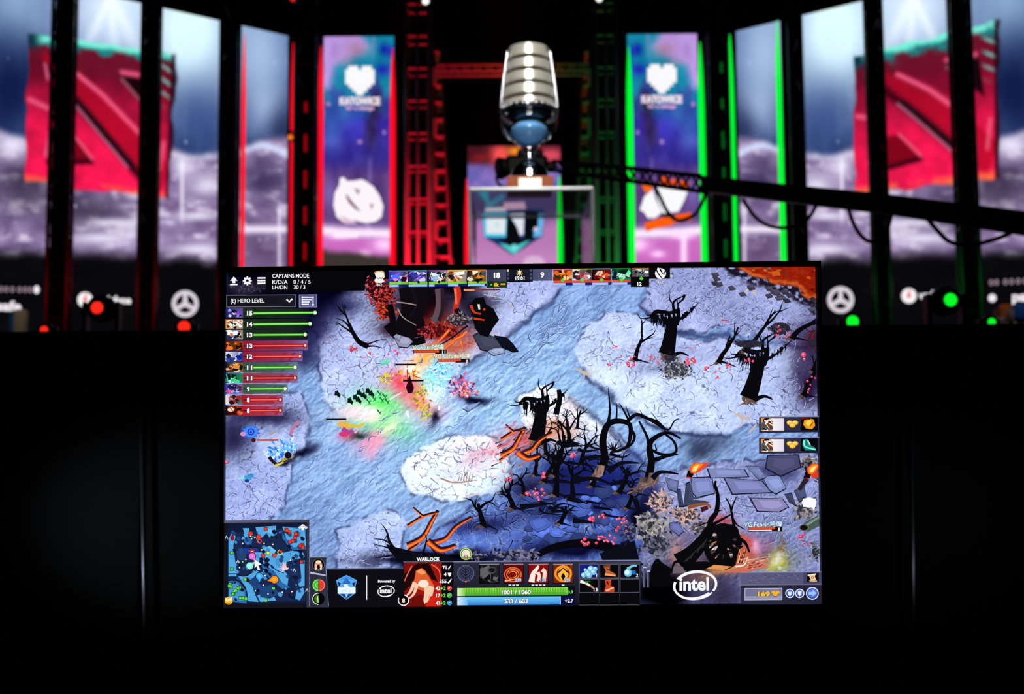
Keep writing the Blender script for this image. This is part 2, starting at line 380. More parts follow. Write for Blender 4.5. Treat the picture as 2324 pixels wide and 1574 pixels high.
# unlit corner of the map, top left, and dark thickets
d = sdpoly(wx, wy, [(500, 590), (930, 590), (1090, 640), (1050, 690), (960, 650), (850, 640), (780, 655), (745, 690), (700, 740), (640, 775), (500, 790)])
col = mixc(col, (9, 7, 18), sstep(22, -22, d))
d = sdpoly(wx, wy, [(500, 770), (640, 770), (705, 700), (745, 665), (810, 690), (760, 730), (715, 770), (710, 830), (500, 830)])
col = mixc(col, (30, 30, 66), sstep(40, -25, d) * .8)
shade(690, 690, 70, 40, (20, 20, 48), .9, -.5); shade(760, 645, 60, 24, (16, 14, 34), .9)
for a in ((590, 648, 60, 22, (52, 44, 62), .8, 0), (545, 655, 40, 18, (70, 62, 88), .7, 0), (600, 950, 90, 26, (36, 34, 62), .9, 0), (530, 1000, 45, 50, (40, 38, 66), .9, 0), (640, 770, 60, 20, (60, 55, 92), .5, 0),
          (960, 690, 90, 60, (24, 16, 24), 1.1, 0), (1000, 745, 75, 34, (150, 40, 30), 1.0, .2), (1080, 700, 40, 40, (30, 26, 38), 1.0, 0), (1030, 790, 60, 12, (190, 70, 40), .8, -.4), (905, 745, 45, 22, (40, 20, 24), .9, 0), (1120, 690, 30, 16, (90, 84, 110), .6, 0),
          (1100, 1030, 70, 26, (200, 120, 150), .55, -.4), (1190, 1000, 50, 30, (190, 60, 60), .7, 0), (1265, 975, 46, 24, (200, 110, 80), .8, 0), (1300, 1080, 110, 60, (26, 32, 88), .95, 0), (1385, 1100, 90, 70, (34, 42, 112), 1.0, 0), (1260, 1160, 130, 26, (20, 22, 56), .8, 0),
          (1210, 1110, 60, 30, (26, 24, 50), .8, 0), (1100, 1190, 80, 20, (30, 32, 72), .8, 0), (1330, 1240, 140, 20, (12, 12, 30), 1.2, -.1), (1270, 1230, 150, 30, (40, 50, 112), .5, 0), (1450, 1180, 22, 70, (16, 18, 40), 1.1, .35), (1000, 1270, 170, 16, (14, 14, 34), 1.3, 0),
          (1590, 1020, 40, 26, (56, 66, 88), .9, 0), (1620, 1005, 60, 20, (80, 92, 122), .6, 0), (1760, 1070, 55, 34, (70, 70, 112), .9, 0), (1850, 780, 60, 60, (62, 44, 70), .9, 0), (1840, 870, 46, 60, (50, 36, 66), 1.0, 0), (1540, 800, 130, 24, (110, 116, 170), .4, 0), (1500, 830, 60, 14, (80, 84, 120), .5, 0),
          (1740, 1230, 80, 50, (96, 110, 150), .7, 0), (1500, 1340, 80, 50, (10, 10, 14), 1.3, 0), (1600, 1280, 90, 40, (60, 44, 50), .8, 0), (1640, 1350, 60, 60, (70, 64, 84), .9, 0), (1560, 1240, 60, 40, (120, 96, 120), .6, 0), (1640, 1180, 30, 20, (220, 60, 60), .7, .3), (1530, 1250, 20, 30, (240, 150, 120), .6, 0),
          (1655, 1290, 70, 14, (230, 150, 90), .9, -.2), (1790, 1270, 50, 30, (120, 118, 110), .5, 0), (1290, 920, 30, 20, (190, 130, 120), .3, 0)):
    shade(*a)
# scattered red flecks on the ground
fl = sstep(.70, .78, fbm(X / 5, Y / 5, 77, 2)) * (gauss(X, Y, 850, 790, 110, 36) + gauss(X, Y, 960, 800, 60, 20) + gauss(X, Y, 1110, 1010, 80, 40) + gauss(X, Y, 1540, 800, 140, 22) + gauss(X, Y, 1160, 1060, 60, 30))
col = mixc(col, (214, 70, 100), np.clip(fl, 0, 1) * .7)
# molten ground, top right corner, with a rim of dark rock
d = sdpoly(wx, wy, [(1655, 596), (1880, 590), (1880, 685), (1830, 668), (1790, 650), (1742, 640), (1700, 630)])
lav = np.array((150, 26, 14)) + (fbm(X / 26, Y / 14, 201) * 1.0)[..., None] * np.array((90, 60, 20))
lav = mixc(lav, (250, 120, 40), sstep(.60, .72, fbm(X / 18, Y / 9, 205)) * .9)
lav = mixc(lav, (250, 130, 50), np.exp(-((d + 5) / 5) ** 2) * .7); lav = mixc(lav, (60, 14, 14), sstep(.62, .75, fbm(X / 34, Y / 22, 208)) * .7)
rock = np.exp(-((d - 8) / 13) ** 2) * sstep(.3, .6, fbm(X / 9, Y / 7, 211)); col = mixc(col, (44, 40, 52), np.clip(rock * 1.3, 0, 1))
col = mixc(col, lav, sstep(3, -3, d)); col = mixc(col, (92, 84, 96), sstep(3, -3, d) * sstep(.68, .72, fbm(X / 12, Y / 10, 215)) * gauss(X, Y, 1730, 620, 50, 26))
# burst of coloured magic in the middle of the fight
for cx, cy, rx, ry, c, a, an in ((860, 930, 60, 44, (60, 225, 70), 1.05, 0), (905, 960, 46, 40, (90, 200, 110), .7, .5), (830, 935, 44, 20, (245, 225, 235), .95, .1), (800, 940, 40, 16, (240, 200, 220), .8, .1), (850, 1000, 34, 24, (245, 140, 165), .95, -.5), (885, 965, 30, 14, (240, 235, 190), .8, -.5), (835, 1010, 30, 20, (220, 140, 180), .7, 0),
          (918, 872, 46, 26, (235, 50, 76), .95, .35), (960, 912, 44, 26, (240, 70, 90), .9, .6), (985, 865, 30, 40, (60, 210, 90), .75, .5), (1000, 850, 36, 34, (120, 210, 250), .85, 0), (985, 890, 26, 30, (220, 245, 255), .9, .4), (945, 825, 34, 16, (255, 190, 140), 1.0, -.5), (970, 810, 34, 9, (250, 150, 50), .9, -.5), (935, 840, 18, 14, (255, 245, 230), .9, 0), (870, 820, 10, 5, (60, 215, 130), 1.0, 0), (930, 945, 40, 24, (210, 190, 235), .5, 0),
          (1040, 880, 34, 30, (150, 120, 200), .6, 0), (1080, 905, 40, 9, (18, 22, 44), 1.1, .1), (990, 945, 9, 18, (16, 20, 40), 1.0, .2), (790, 990, 26, 12, (205, 70, 120), .9, 0), (815, 993, 22, 8, (20, 60, 40), .9, -.2), (690, 1030, 26, 12, (20, 22, 44), 1.0, -.4), (650, 1048, 22, 6, (24, 24, 40), 1.0, 0),
          (1712, 1240, 26, 26, (235, 90, 130), .95, .4), (1722, 1236, 10, 14, (255, 190, 235), 1.0, 0), (1690, 1222, 24, 14, (240, 90, 60), .9, .7), (1766, 1276, 26, 22, (215, 215, 60), .95, -.6), (1764, 1272, 10, 8, (255, 255, 225), 1.2, 0), (1772, 1248, 8, 24, (170, 120, 60), .8, .1), (1690, 1262, 40, 20, (210, 110, 60), .8, 0), (1560, 1270, 24, 12, (240, 190, 150), .5, 0)):
    shade(cx, cy, rx, ry, c, a, an)
swirl = sstep(.60, .66, fbm(X / 11 + 3 * fbm(X / 30, Y / 30, 300), Y / 7, 301, 3)) * (gauss(X, Y, 1000, 860, 50, 44) + gauss(X, Y, 1766, 1276, 34, 26)); col = mixc(col, (225, 245, 255), np.clip(swirl, 0, 1) * .8)
# fine carved look: light and dark side of small bumps
nn = fbm(X / 6, Y / 5, 400, 3); gx = np.gradient(nn, axis=1) + np.gradient(nn, axis=0); lum = col.mean(-1)
lane = sstep(30, 10, np.abs(col[..., 0] - 138))
glow_ = np.exp(-(((X - 1130) / 520) ** 2 + ((Y - 960) / 270) ** 2)); col = col * (.80 + .24 * glow_)[..., None] * (np.array((1, 1, 1)) + (1 - glow_)[..., None] * np.array((-.03, -.05, .08)))
col = col * (1 + np.clip(gx * .55, -.12, .13) * (.55 + .6 * lane) * sstep(30, 100, lum))[..., None]
col = (col - 120) * 1.12 + 122; col = np.clip(col + sstep(70, 150, col.mean(-1))[..., None] * np.array((20, 29, 17)), 0, 255)
Wv = on_plane(X.ravel(), Y.ravel(), SP0, SN)
SCREEN_GRID = (Wv, grid_faces(NX, NY), lin(col.reshape(-1, 3)))

# ---- figures, trees and bushes of the game map, drawn over the ground
A = Art(SP0, SN); A.clip = True
rnd = random.Random(7)
BK = (9, 9, 14)
def branch(x, y, a, L, w, depth, col, z, curl=.35, spread=.55):
    pts = [(x, y)]; n = 4; aa = a
    for k in range(n):
        aa += rnd.uniform(-curl, curl) * .6
        x += math.cos(aa) * L / n; y -= math.sin(aa) * L / n; pts.append((x, y))
    A.stroke(pts, w, w * (.5 if depth else .18), col, z=z)
    if depth:
        for s in (-1, 1) if depth < 3 else (-1, 0.15, 1):
            k = rnd.choice((2, 3, 4)); branch(*pts[k], aa + s * rnd.uniform(.5, 1.1) * spread, L * rnd.uniform(.5, .78), w * .52, depth - 1, col, z, curl, spread)
def tree(x, y, a, L, w, depth=2, col=BK, spread=.7, roots=True, root=(120, 92, 84)):
    A.up(2)
    if roots:
        for k in range(9):
            b = math.pi + .15 + rnd.uniform(0, 1.2); A.stroke([(x + rnd.uniform(-w, w) * .3, y - w * .4), (x + math.cos(b) * w * rnd.uniform(.5, 1.1), y - math.sin(b) * w * .6 * rnd.uniform(.2, 1.0) + w * .15), (x + math.cos(b) * w * rnd.uniform(.8, 1.7), y + w * rnd.uniform(.1, .7))], w * .4, w * .06, np.array(root) * rnd.uniform(.45, 1.15), z=A.L)
        A.up(); A.stroke([(x, y), (x + L * .3, y + 4), (x + L * .65, y + rnd.uniform(4, 14))], w * .6, 1, (14, 16, 34), z=A.L)
    A.up(); A.stroke([(x - w * .15, y + w * .25), (x, y)], w * 1.5, w * 1.05, col, z=A.L); branch(x, y, a, L, w, depth, col, A.L, spread=spread)
def drip(x0, y0, x1, y1, n, L, z):
    for k in range(n):
        t = rnd.random(); x = x0 + (x1 - x0) * t; y = y0 + (y1 - y0) * t
        A.stroke([(x, y), (x + rnd.uniform(-3, 3), y + L * .5), (x + rnd.uniform(-6, 3), y + L * rnd.uniform(.6, 1.3))], rnd.uniform(3, 6), .4, BK, z=z)
def bush(cx, cy, rx, ry, n, L, c0, c1, dark=(30, 28, 40)):
    A.disc(cx, cy, rx * .75, np.array(dark) * 1.4, ry=ry * .7, n=14); A.up(); z0 = A.L
    for k in range(n):
        t = rnd.random() ** .5; a = rnd.uniform(0, 6.283); x = cx + rx * t * math.cos(a); y = cy + ry * t * math.sin(a)
        m = rnd.random(); c = np.array(c0) * (1 - m) + np.array(c1) * m
        if rnd.random() < .25: c = np.array(dark)
        A.leaf(x, y, L * rnd.uniform(.6, 1.2), L * .42, rnd.uniform(0, 6.283), c, z0 + k % 14)
    A.up(15)
def rockpoly(pts, c, edge=(24, 26, 46)):
    A.poly(pts, edge); cx = sum(p[0] for p in pts) / len(pts); cy = sum(p[1] for p in pts) / len(pts)
    A.poly([(cx + (p[0] - cx) * .93, cy + (p[1] - cy) * .88 - .6) for p in pts], c)
    A.poly([(cx + (p[0] - cx) * .6 + 2, cy + (p[1] - cy) * .5 - 2) for p in pts], np.array(c) * 1.13)
# fine carved lines over the ground
def scratches(poly, n, dirn, L, cols, w=1.6):
    xs = [p[0] for p in poly]; ys = [p[1] for p in poly]; A.up(); z = A.L; k = 0
    while k < n:
        x, y = rnd.uniform(min(xs), max(xs)), rnd.uniform(min(ys), max(ys))
        if sdpoly(np.array([x]), np.array([y]), poly)[0] > -4: continue
        a = dirn + rnd.gauss(0, .35) if dirn is not None else rnd.uniform(0, 6.283); l = L * rnd.uniform(.4, 1.3); b = rnd.uniform(-.6, .6); k += 1
        p = [(x, y), (x + l * .5 * math.cos(a + b), y - l * .5 * math.sin(a + b)), (x + l * math.cos(a), y - l * math.sin(a))]
        A.stroke([(u_ + .8, v_ + 1.5) for u_, v_ in p], w * .7, w * .3, cols[1], z=z); A.stroke(p, w * rnd.uniform(.7, 1.5), w * .4, cols[0], z=z + 1)
    A.up(2)
LANE = [(1290, 650), (1450, 650), (1330, 770), (1310, 850), (1400, 930), (1180, 900), (1100, 980), (900, 1060), (900, 1160), (700, 1250), (650, 1170), (700, 1000), (830, 960), (1050, 830)]
scratches(LANE, 150, .75, 18, ((84, 108, 166), (176, 204, 246))); scratches([(1130, 820), (1180, 770), (1260, 700), (1320, 720), (1240, 800), (1160, 870)], 26, .72, 60, ((84, 104, 156), (186, 210, 246)), 1.8)
for pg_, n_ in (([(740, 760), (860, 700), (1000, 800), (850, 900), (760, 900)], 60), ([(1330, 760), (1420, 730), (1840, 810), (1840, 930), (1650, 975), (1480, 950), (1340, 850)], 150), ([(1480, 650), (1700, 660), (1840, 780), (1540, 735)], 80), ([(920, 1060), (1010, 995), (1110, 1005), (1140, 1090), (960, 1115)], 50), ([(515, 1090), (640, 1060), (620, 1175), (515, 1175)], 40), ([(780, 1220), (890, 1175), (880, 1270), (780, 1280)], 30), ([(1110, 640), (1270, 640), (1180, 720), (1110, 700)], 30), ([(1180, 905), (1240, 885), (1400, 1000), (1250, 960)], 26), ([(1500, 1060), (1840, 1180), (1800, 1260), (1700, 1170)], 40)): scratches(pg_, n_, None, 20, ((84, 86, 146), (208, 214, 250)), 1.5)
scratches([(1000, 1180), (1140, 1110), (1300, 1120), (1450, 1130), (1430, 1230), (1180, 1240)], 90, None, 26, ((22, 26, 64), (100, 120, 196)), 2.2)
for k in range(46):
    x, y = rnd.uniform(1180, 1450), rnd.uniform(1090, 1230); r_ = rnd.uniform(8, 24); q = [(x + r_ * rnd.uniform(.8, 1.2) * math.cos(t * .9), y + r_ * .7 * rnd.uniform(.8, 1.2) * math.sin(t * .9)) for t in range(7)]; c_ = np.array((84, 112, 206)) * rnd.uniform(.5, 1.15); A.poly([(a_, b_ + 1.5) for a_, b_ in q], (18, 20, 50)); A.poly(q, c_); A.poly([(x + (a_ - x) * .6 - 1, y + (b_ - y) * .6 - 1.5) for a_, b_ in q], c_ * 1.12)
# red-leaved tree and trunks behind the score strip
bush(868, 665, 34, 34, 170, 9, (232, 84, 70), (120, 24, 26), (40, 8, 12)); bush(878, 705, 24, 24, 130, 9, (240, 92, 50), (150, 30, 20), (40, 8, 10)); bush(848, 650, 20, 30, 60, 9, (236, 100, 96), (150, 36, 40), (40, 8, 12)); bush(890, 640, 20, 16, 40, 8, (200, 60, 60), (110, 24, 26))
A.stroke([(880, 735), (900, 760), (935, 775), (965, 770)], 22, 16, (12, 8, 12)); A.stroke([(885, 690), (892, 730), (890, 755)], 14, 16, (12, 9, 14)); A.poly([(905, 655), (960, 640), (985, 660), (960, 720), (975, 760), (920, 770), (890, 750), (912, 700)], (14, 10, 15))
for p, w0, w1, c in (([(995, 655), (998, 690), (990, 722), (982, 730)], 16, 20, (98, 74, 86)), ([(1004, 655), (1004, 700), (996, 728)], 9, 8, (40, 28, 36)), ([(1036, 650), (1040, 670), (1034, 700), (1032, 730)], 16, 9, (200, 50, 36)), ([(1033, 655), (1036, 690)], 6, 4, (240, 120, 80)), ([(1036, 700), (1042, 725)], 12, 14, (24, 14, 20)), ([(935, 650), (945, 690), (930, 720)], 10, 6, (20, 14, 22)),
                     ([(900, 685), (925, 688), (945, 692)], 3, 2, (170, 150, 140)), ([(903, 700), (915, 720), (945, 738)], 3, 1.5, (160, 146, 140))): A.stroke(p, w0, w1, c)
bush(1040, 728, 34, 16, 70, 9, (170, 160, 150), (90, 84, 92), (34, 26, 34))
bush(1000, 752, 48, 18, 90, 11, (220, 66, 50), (120, 24, 24), (50, 12, 16)); bush(965, 750, 20, 14, 30, 11, (226, 90, 96), (140, 30, 40), (40, 10, 16))
for p in ([(1060, 752), (1030, 775), (1010, 790), (985, 812)], [(1052, 760), (1000, 788)], [(1044, 770), (1050, 790)], [(1020, 748), (990, 778), (965, 782)]): A.stroke(p, 7, 3, (226, 76, 34)); A.stroke(p, 3, 1, (255, 150, 60))
A.stroke([(1062, 738), (1020, 770), (985, 790)], 4, 2, (24, 16, 22))
rockpoly([(894, 766), (905, 759), (930, 766), (938, 776), (925, 790), (905, 788)], (150, 152, 182)); rockpoly([(892, 764), (900, 757), (912, 762), (906, 775)], (140, 142, 174))
# dark statue on its boulder
rockpoly([(1072, 760), (1090, 752), (1140, 770), (1150, 790), (1120, 800), (1090, 795)], (62, 66, 86)); rockpoly([(1105, 798), (1120, 790), (1148, 788), (1146, 802), (1120, 808)], (150, 160, 196))
A.poly([(1120, 760), (1150, 765), (1165, 780), (1178, 798), (1165, 800), (1140, 790)], (14, 16, 30))
A.poly([(1068, 690), (1078, 676), (1098, 674), (1103, 690), (1120, 700), (1133, 725), (1118, 745), (1108, 765), (1090, 760), (1078, 745), (1072, 720)], (10, 9, 13))
A.stroke([(1086, 690), (1088, 702)], 5, 4, (250, 244, 230)); A.stroke([(1069, 692), (1076, 708), (1092, 712)], 7, 3, (200, 56, 30)); A.stroke([(1075, 722), (1100, 726)], 5, 3, (214, 58, 30)); A.disc(1099, 702, 3, (190, 60, 30))
for x in (1112, 1117, 1122): A.stroke([(x, 662), (x - 7, 674)], 2, 1, (196, 188, 196))
A.stroke([(1098, 668), (1140, 676)], 3, 2, (190, 180, 190)); A.stroke([(1150, 688), (1170, 700)], 4, 2, (190, 176, 176))
# trees
tree(833, 782, 2.15, 0.1, 9, 0); A.stroke([(836, 786), (815, 775), (800, 752), (793, 735)], 13, 7, BK)
for p in ([(795, 742), (787, 720), (780, 700), (775, 682)], [(793, 735), (783, 712), (769, 705)], [(798, 748), (780, 728), (762, 722)], [(785, 715), (770, 700), (766, 692)], [(800, 755), (775, 738), (760, 728)], [(785, 700), (781, 690)]): A.stroke(p, 5, .8, BK)
A.stroke([(830, 786), (850, 785), (868, 790)], 5, 1, BK); A.stroke([(835, 780), (860, 772), (878, 770)], 4, 1, (30, 32, 60))
def drooping(x, y, s, lean):
    """tall dead tree with hanging shreds on its arms; (x, y) is the foot"""
    P = lambda dx, dy: (x + dx * s + lean * -dy * .3, y + dy * s)
    A.up(); z = A.L
    for k in range(14): A.stroke([P(rnd.uniform(-12, 10), -34), P(rnd.uniform(-20, 14), -10), P(rnd.uniform(-26, 20), rnd.uniform(-2, 8))], 8 * s, 1.5, np.array((150, 116, 104)) * rnd.uniform(.4, 1.15), z=z)
    A.stroke([P(8, -8), P(30, -16), P(50, -8)], 12 * s, 2, BK); A.up(); z = A.L
    A.stroke([P(-6, -12), P(0, -34), P(6, -70), P(11, -96), P(14, -118)], 40 * s, 19 * s, BK, z=z)
    for p, w in (([P(10, -110), P(-20, -118), P(-38, -108)], 13), ([P(14, -118), P(12, -140), P(28, -152), P(46, -160)], 8), ([P(40, -160), P(36, -148), P(24, -136), P(22, -112)], 7), ([P(8, -138), P(2, -152), P(4, -168)], 4), ([P(22, -96), P(50, -114), P(76, -142)], 8), ([P(-20, -116), P(-50, -108), P(-58, -116)], 4), ([P(-30, -106), P(-60, -100), P(-74, -104)], 4), ([P(24, -125), P(20, -155)], 4)): A.stroke(p, w * s, 1, BK, z=z)
    A.stroke([P(-46, -102), P(-30, -118), P(-6, -112), P(14, -112)], 5 * s, 17 * s, BK, z=z); A.stroke([P(-34, -110), P(-12, -102), P(10, -98)], 4 * s, 12 * s, BK, z=z); A.stroke([P(-18, -114), P(-16, -100), P(-20, -84)], 9 * s, 2, BK, z=z); A.stroke([P(2, -110), P(-4, -92), P(-4, -76)], 10 * s, 2, BK, z=z); A.stroke([P(18, -124), P(22, -108), P(20, -84)], 20 * s, 10 * s, BK, z=z)
    drip(*P(-40, -112), *P(18, -98), 30, 30 * s, z); drip(*P(36, -112), *P(66, -134), 10, 16 * s, z); drip(*P(-2, -90), *P(10, -70), 8, 22 * s, z)
    A.up()
    for k in range(5): x_ = -20 + k * 9 + rnd.uniform(-2, 2); y_ = rnd.uniform(-114, -106); A.stroke([P(x_, y_), P(x_ + 1, y_ + rnd.uniform(4, 8))], 3, .8, (186, 196, 240))
drooping(1517, 815, .92, .0); drooping(1702, 915, 1.02, .42); drooping(1222, 1012, .92, -.05)
A.stroke([(1262, 940), (1270, 905), (1268, 884)], 13, 10, BK); drip(1258, 930, 1274, 895, 10, 24, A.L); A.disc(1270, 888, 4, BK)
tree(1442, 815, 1.4, 52, 11, 2, spread=.6); tree(1632, 820, .95, 62, 12, 2, spread=.45); tree(1690, 795, .80, 72, 12, 2, spread=.5); tree(1798, 765, .95, 66, 13, 2, spread=.45); tree(1825, 895, 1.0, 60, 13, 3, spread=.6); tree(1845, 840, 1.2, 70, 9, 3, spread=.7)
tree(1292, 1000, 1.45, 46, 11, 3, spread=.8); tree(1270, 1045, 1.5, 60, 12, 3, spread=.7); tree(1215, 1075, 1.6, 38, 11, 3, spread=1.0); tree(1262, 1120, 1.5, 62, 15, 3, spread=.8); tree(1165, 1150, 1.7, 44, 13, 3, spread=.9); tree(1098, 1190, 1.75, 50, 14, 2, spread=.8); tree(1272, 1185, 1.2, 40, 11, 2, spread=1.1); tree(1405, 1115, 1.0, 54, 12, 3, spread=.8); tree(1310, 970, 1.4, 40, 7, 2, spread=.9)
for x_, y_, a_, L_, w_ in ((1240, 1030, 1.8, 46, 10), (1320, 1050, 1.3, 50, 11), (1345, 1100, 1.5, 46, 12), (1235, 1090, 1.2, 44, 12), (1300, 1130, 1.4, 50, 13), (1190, 1120, 1.9, 34, 10), (1260, 1075, 1.5, 52, 14), (1425, 1150, 1.2, 40, 11)): tree(x_, y_, a_, L_, w_, 3, spread=.9)
for k in range(30): x_, y_ = rnd.uniform(1190, 1420), rnd.uniform(1000, 1170); A.stroke([(x_, y_), (x_ + rnd.uniform(10, 40), y_ + rnd.uniform(-8, 12)), (x_ + rnd.uniform(40, 70), y_ + rnd.uniform(-6, 16))], rnd.uniform(5, 12), 1, (11, 12, 26))
# two trees whose boughs close into rings
for pts, w0, w1 in (([(1362, 1075), (1372, 1040), (1368, 1000), (1378, 965), (1400, 955), (1428, 962), (1430, 990), (1420, 1015), (1385, 1026)], 20, 5), ([(1378, 968), (1384, 930), (1380, 880)], 9, 1), ([(1420, 960), (1445, 940), (1480, 955), (1505, 972)], 9, 5), ([(1398, 955), (1400, 930), (1398, 910)], 5, 1), ([(1425, 950), (1412, 925), (1405, 915)], 5, 1), ([(1430, 950), (1420, 920)], 4, 1), ([(1432, 975), (1440, 990), (1430, 1010), (1400, 1025)], 8, 4), ([(1455, 945), (1490, 955), (1515, 975), (1530, 955), (1540, 950)], 6, 2), ([(1462, 948), (1452, 930)], 3, 1), ([(1500, 965), (1478, 935)], 3, 1),
                    ([(1470, 1090), (1478, 1050), (1474, 1020), (1478, 1000), (1500, 985), (1520, 982), (1545, 995)], 19, 4), ([(1474, 1020), (1468, 990), (1450, 955)], 9, 4), ([(1478, 1020), (1500, 1030), (1525, 1030), (1535, 1020), (1528, 1000), (1510, 985)], 7, 5), ([(1480, 1045), (1510, 1035), (1538, 1030)], 12, 3), ([(1490, 1022), (1486, 1006)], 5, 1), ([(1512, 985), (1505, 965)], 4, 1)): A.stroke(pts, w0, w1, BK)
for k in range(7): A.stroke([(1392, 1022), (1392 + (k - 3) * 7, 1008 - abs(k % 3) * 6)], 4, .6, BK)
for cx, cy in ((1356, 1078), (1455, 1105), (1480, 1095)):
    for k in range(10): A.stroke([(cx + rnd.uniform(-4, 14), cy - 22), (cx + rnd.uniform(-10, 10), cy), (cx + rnd.uniform(-34, 4), cy + rnd.uniform(0, 18))], 8, 1.5, np.array((140, 112, 104)) * rnd.uniform(.35, 1.15))
for p in ([(1480, 1085), (1500, 1070), (1540, 1075)], [(1380, 1070), (1410, 1050), (1450, 1050)], [(1440, 1130), (1450, 1170), (1430, 1210)], [(1300, 1090), (1350, 1085), (1390, 1100)], [(1180, 1150), (1260, 1140)], [(1300, 1180), (1350, 1185)]): A.stroke(p, 14, 3, (12, 13, 26))
A.stroke([(1200, 1270), (1260, 1240), (1340, 1232), (1400, 1250), (1450, 1290)], 12, 30, (8, 8, 14)); A.poly([(1360, 1255), (1440, 1225), (1452, 1275), (1370, 1278)], (14, 14, 26))
# molten cracks
for ax, ay, sc in ((960, 1215, 1.0), (1165, 1015, .8)):
    for p, w in (([(-35, 25), (0, 5), (20, -30), (34, -55)], 10), ([(-35, -20), (0, -42), (35, -52)], 5), ([(10, 20), (50, 10), (75, -18), (110, -40)], 9), ([(10, 14), (40, 34), (75, 24)], 12), ([(0, -42), (-22, -62)], 4), ([(-40, 40), (-10, 20)], 4)):
        q = [(ax + x * sc, ay + y * sc) for x, y in p]; A.stroke([(x, y - 3) for x, y in q], w * 1.5, w * .8, (48, 24, 30)); A.stroke(q, w, w * .3, (226, 70, 26)); A.stroke(q, w * .45, 1, (255, 140, 50))
for k in range(26):
    x = 1145 + rnd.uniform(-30, 50); y = 1010 + rnd.uniform(-50, 50); A.stroke([(x, y), (x + rnd.uniform(8, 26), y - rnd.uniform(3, 14))], 3, .7, rnd.choice(((220, 60, 40), (200, 90, 130), (60, 40, 60))))
# bottom left dead tree
A.poly([(905, 1272), (885, 1250), (875, 1232), (895, 1240), (940, 1250), (1000, 1255), (1050, 1270), (1000, 1276)], (12, 12, 22))
for p, w in (([(905, 1255), (885, 1230), (878, 1205), (866, 1188)], 9), ([(890, 1235), (870, 1224), (848, 1222)], 5), ([(900, 1250), (875, 1240), (850, 1234)], 5), ([(895, 1258), (870, 1262), (850, 1265)], 4), ([(880, 1212), (868, 1230)], 3), ([(960, 1255), (968, 1225), (964, 1210)], 5), ([(990, 1255), (975, 1238)], 4)): A.stroke(p, w, 1, BK)
# bushes and blossom
for a in ((1478, 1195, 44, 30, 170, 15, (196, 190, 184), (104, 102, 108), (44, 44, 52)), (1490, 1235, 40, 26, 90, 13, (130, 128, 140), (84, 86, 110), (34, 34, 48)), (1500, 1140, 26, 26, 120, 12, (236, 192, 176), (150, 130, 140), (60, 52, 64)), (1556, 1168, 36, 20, 110, 12, (230, 186, 170), (140, 124, 130), (60, 52, 60)), (1590, 1195, 30, 18, 50, 12, (190, 170, 170), (110, 104, 120), (50, 48, 60)),
          (1165, 1258, 60, 14, 110, 13, (140, 140, 168), (84, 86, 120), (26, 26, 44)), (1085, 1262, 20, 8, 20, 11, (130, 130, 160), (80, 82, 110)), (1535, 838, 38, 24, 150, 9, (176, 176, 172), (90, 90, 96), (44, 46, 60)), (1520, 812, 20, 10, 24, 8, (90, 90, 96), (40, 40, 50)), (1826, 1160, 26, 22, 60, 14, (176, 168, 170), (110, 104, 116), (50, 48, 58)), (1834, 1052, 20, 18, 50, 13, (160, 150, 144), (80, 78, 88), (30, 30, 40)), (1856, 1075, 10, 20, 20, 11, (120, 100, 96), (60, 52, 60)), (1850, 1250, 10, 18, 26, 11, (130, 134, 130), (60, 66, 70)),
          (560, 655, 44, 10, 40, 11, (84, 74, 100), (46, 40, 56)), (1430, 1205, 18, 30, 30, 12, (120, 130, 176), (70, 76, 120), (30, 32, 54)), (1770, 745, 30, 20, 40, 8, (110, 90, 104), (50, 44, 60)), (1700, 780, 40, 12, 40, 8, (60, 54, 66), (40, 36, 48)), (1850, 700, 14, 20, 20, 9, (70, 60, 70), (40, 34, 44)), (1845, 770, 16, 30, 40, 8, (150, 24, 34), (70, 16, 26))): bush(*a)
def blossoms(cx, cy, rx, ry, n, r=4, c=(232, 74, 110)):
    A.up(); z = A.L
    for k in range(n):
        x = cx + rnd.uniform(-rx, rx); y = cy + rnd.uniform(-ry, ry); A.disc(x, y, r * rnd.uniform(.5, 1.1), np.array(c) * rnd.uniform(.75, 1.15), n=7, z=z + k % 8); A.disc(x - 1, y - 1, r * .3, (255, 190, 200), n=5, z=z + 8)
    A.up(9)
for a in ((1375, 1225, 22, 12, 16), (1410, 1190, 12, 16, 12), (1330, 1230, 12, 10, 8), (1214, 1118, 24, 16, 16, 4), (1302, 1030, 8, 5, 5), (1232, 1077, 6, 6, 4), (1342, 1178, 6, 5, 5), (1365, 1170, 6, 4, 4), (1155, 1086, 8, 5, 5), (1422, 815, 20, 8, 10, 3), (1432, 830, 8, 6, 5, 4), (1488, 815, 14, 10, 8, 3), (1572, 818, 14, 7, 5, 5), (1600, 835, 8, 5, 5, 4), (1640, 835, 24, 10, 10, 3), (1700, 820, 10, 6, 5, 3), (1780, 745, 20, 20, 10, 3), (1822, 803, 3, 3, 1, 7), (1826, 816, 3, 2, 1, 6), (1840, 870, 10, 20, 8, 3), (1630, 857, 6, 4, 4, 3), (805, 790, 10, 6, 6, 4), (838, 800, 8, 4, 4, 3), (900, 800, 24, 6, 8, 2.5), (1400, 790, 10, 4, 3, 3), (1383, 832, 10, 6, 6, 2.5), (1826, 1230, 12, 10, 12, 2.5, (210, 40, 90)), (1818, 1214, 6, 4, 4, 4, (220, 50, 110)), (514, 1046, 4, 4, 3, 4)): blossoms(*a)
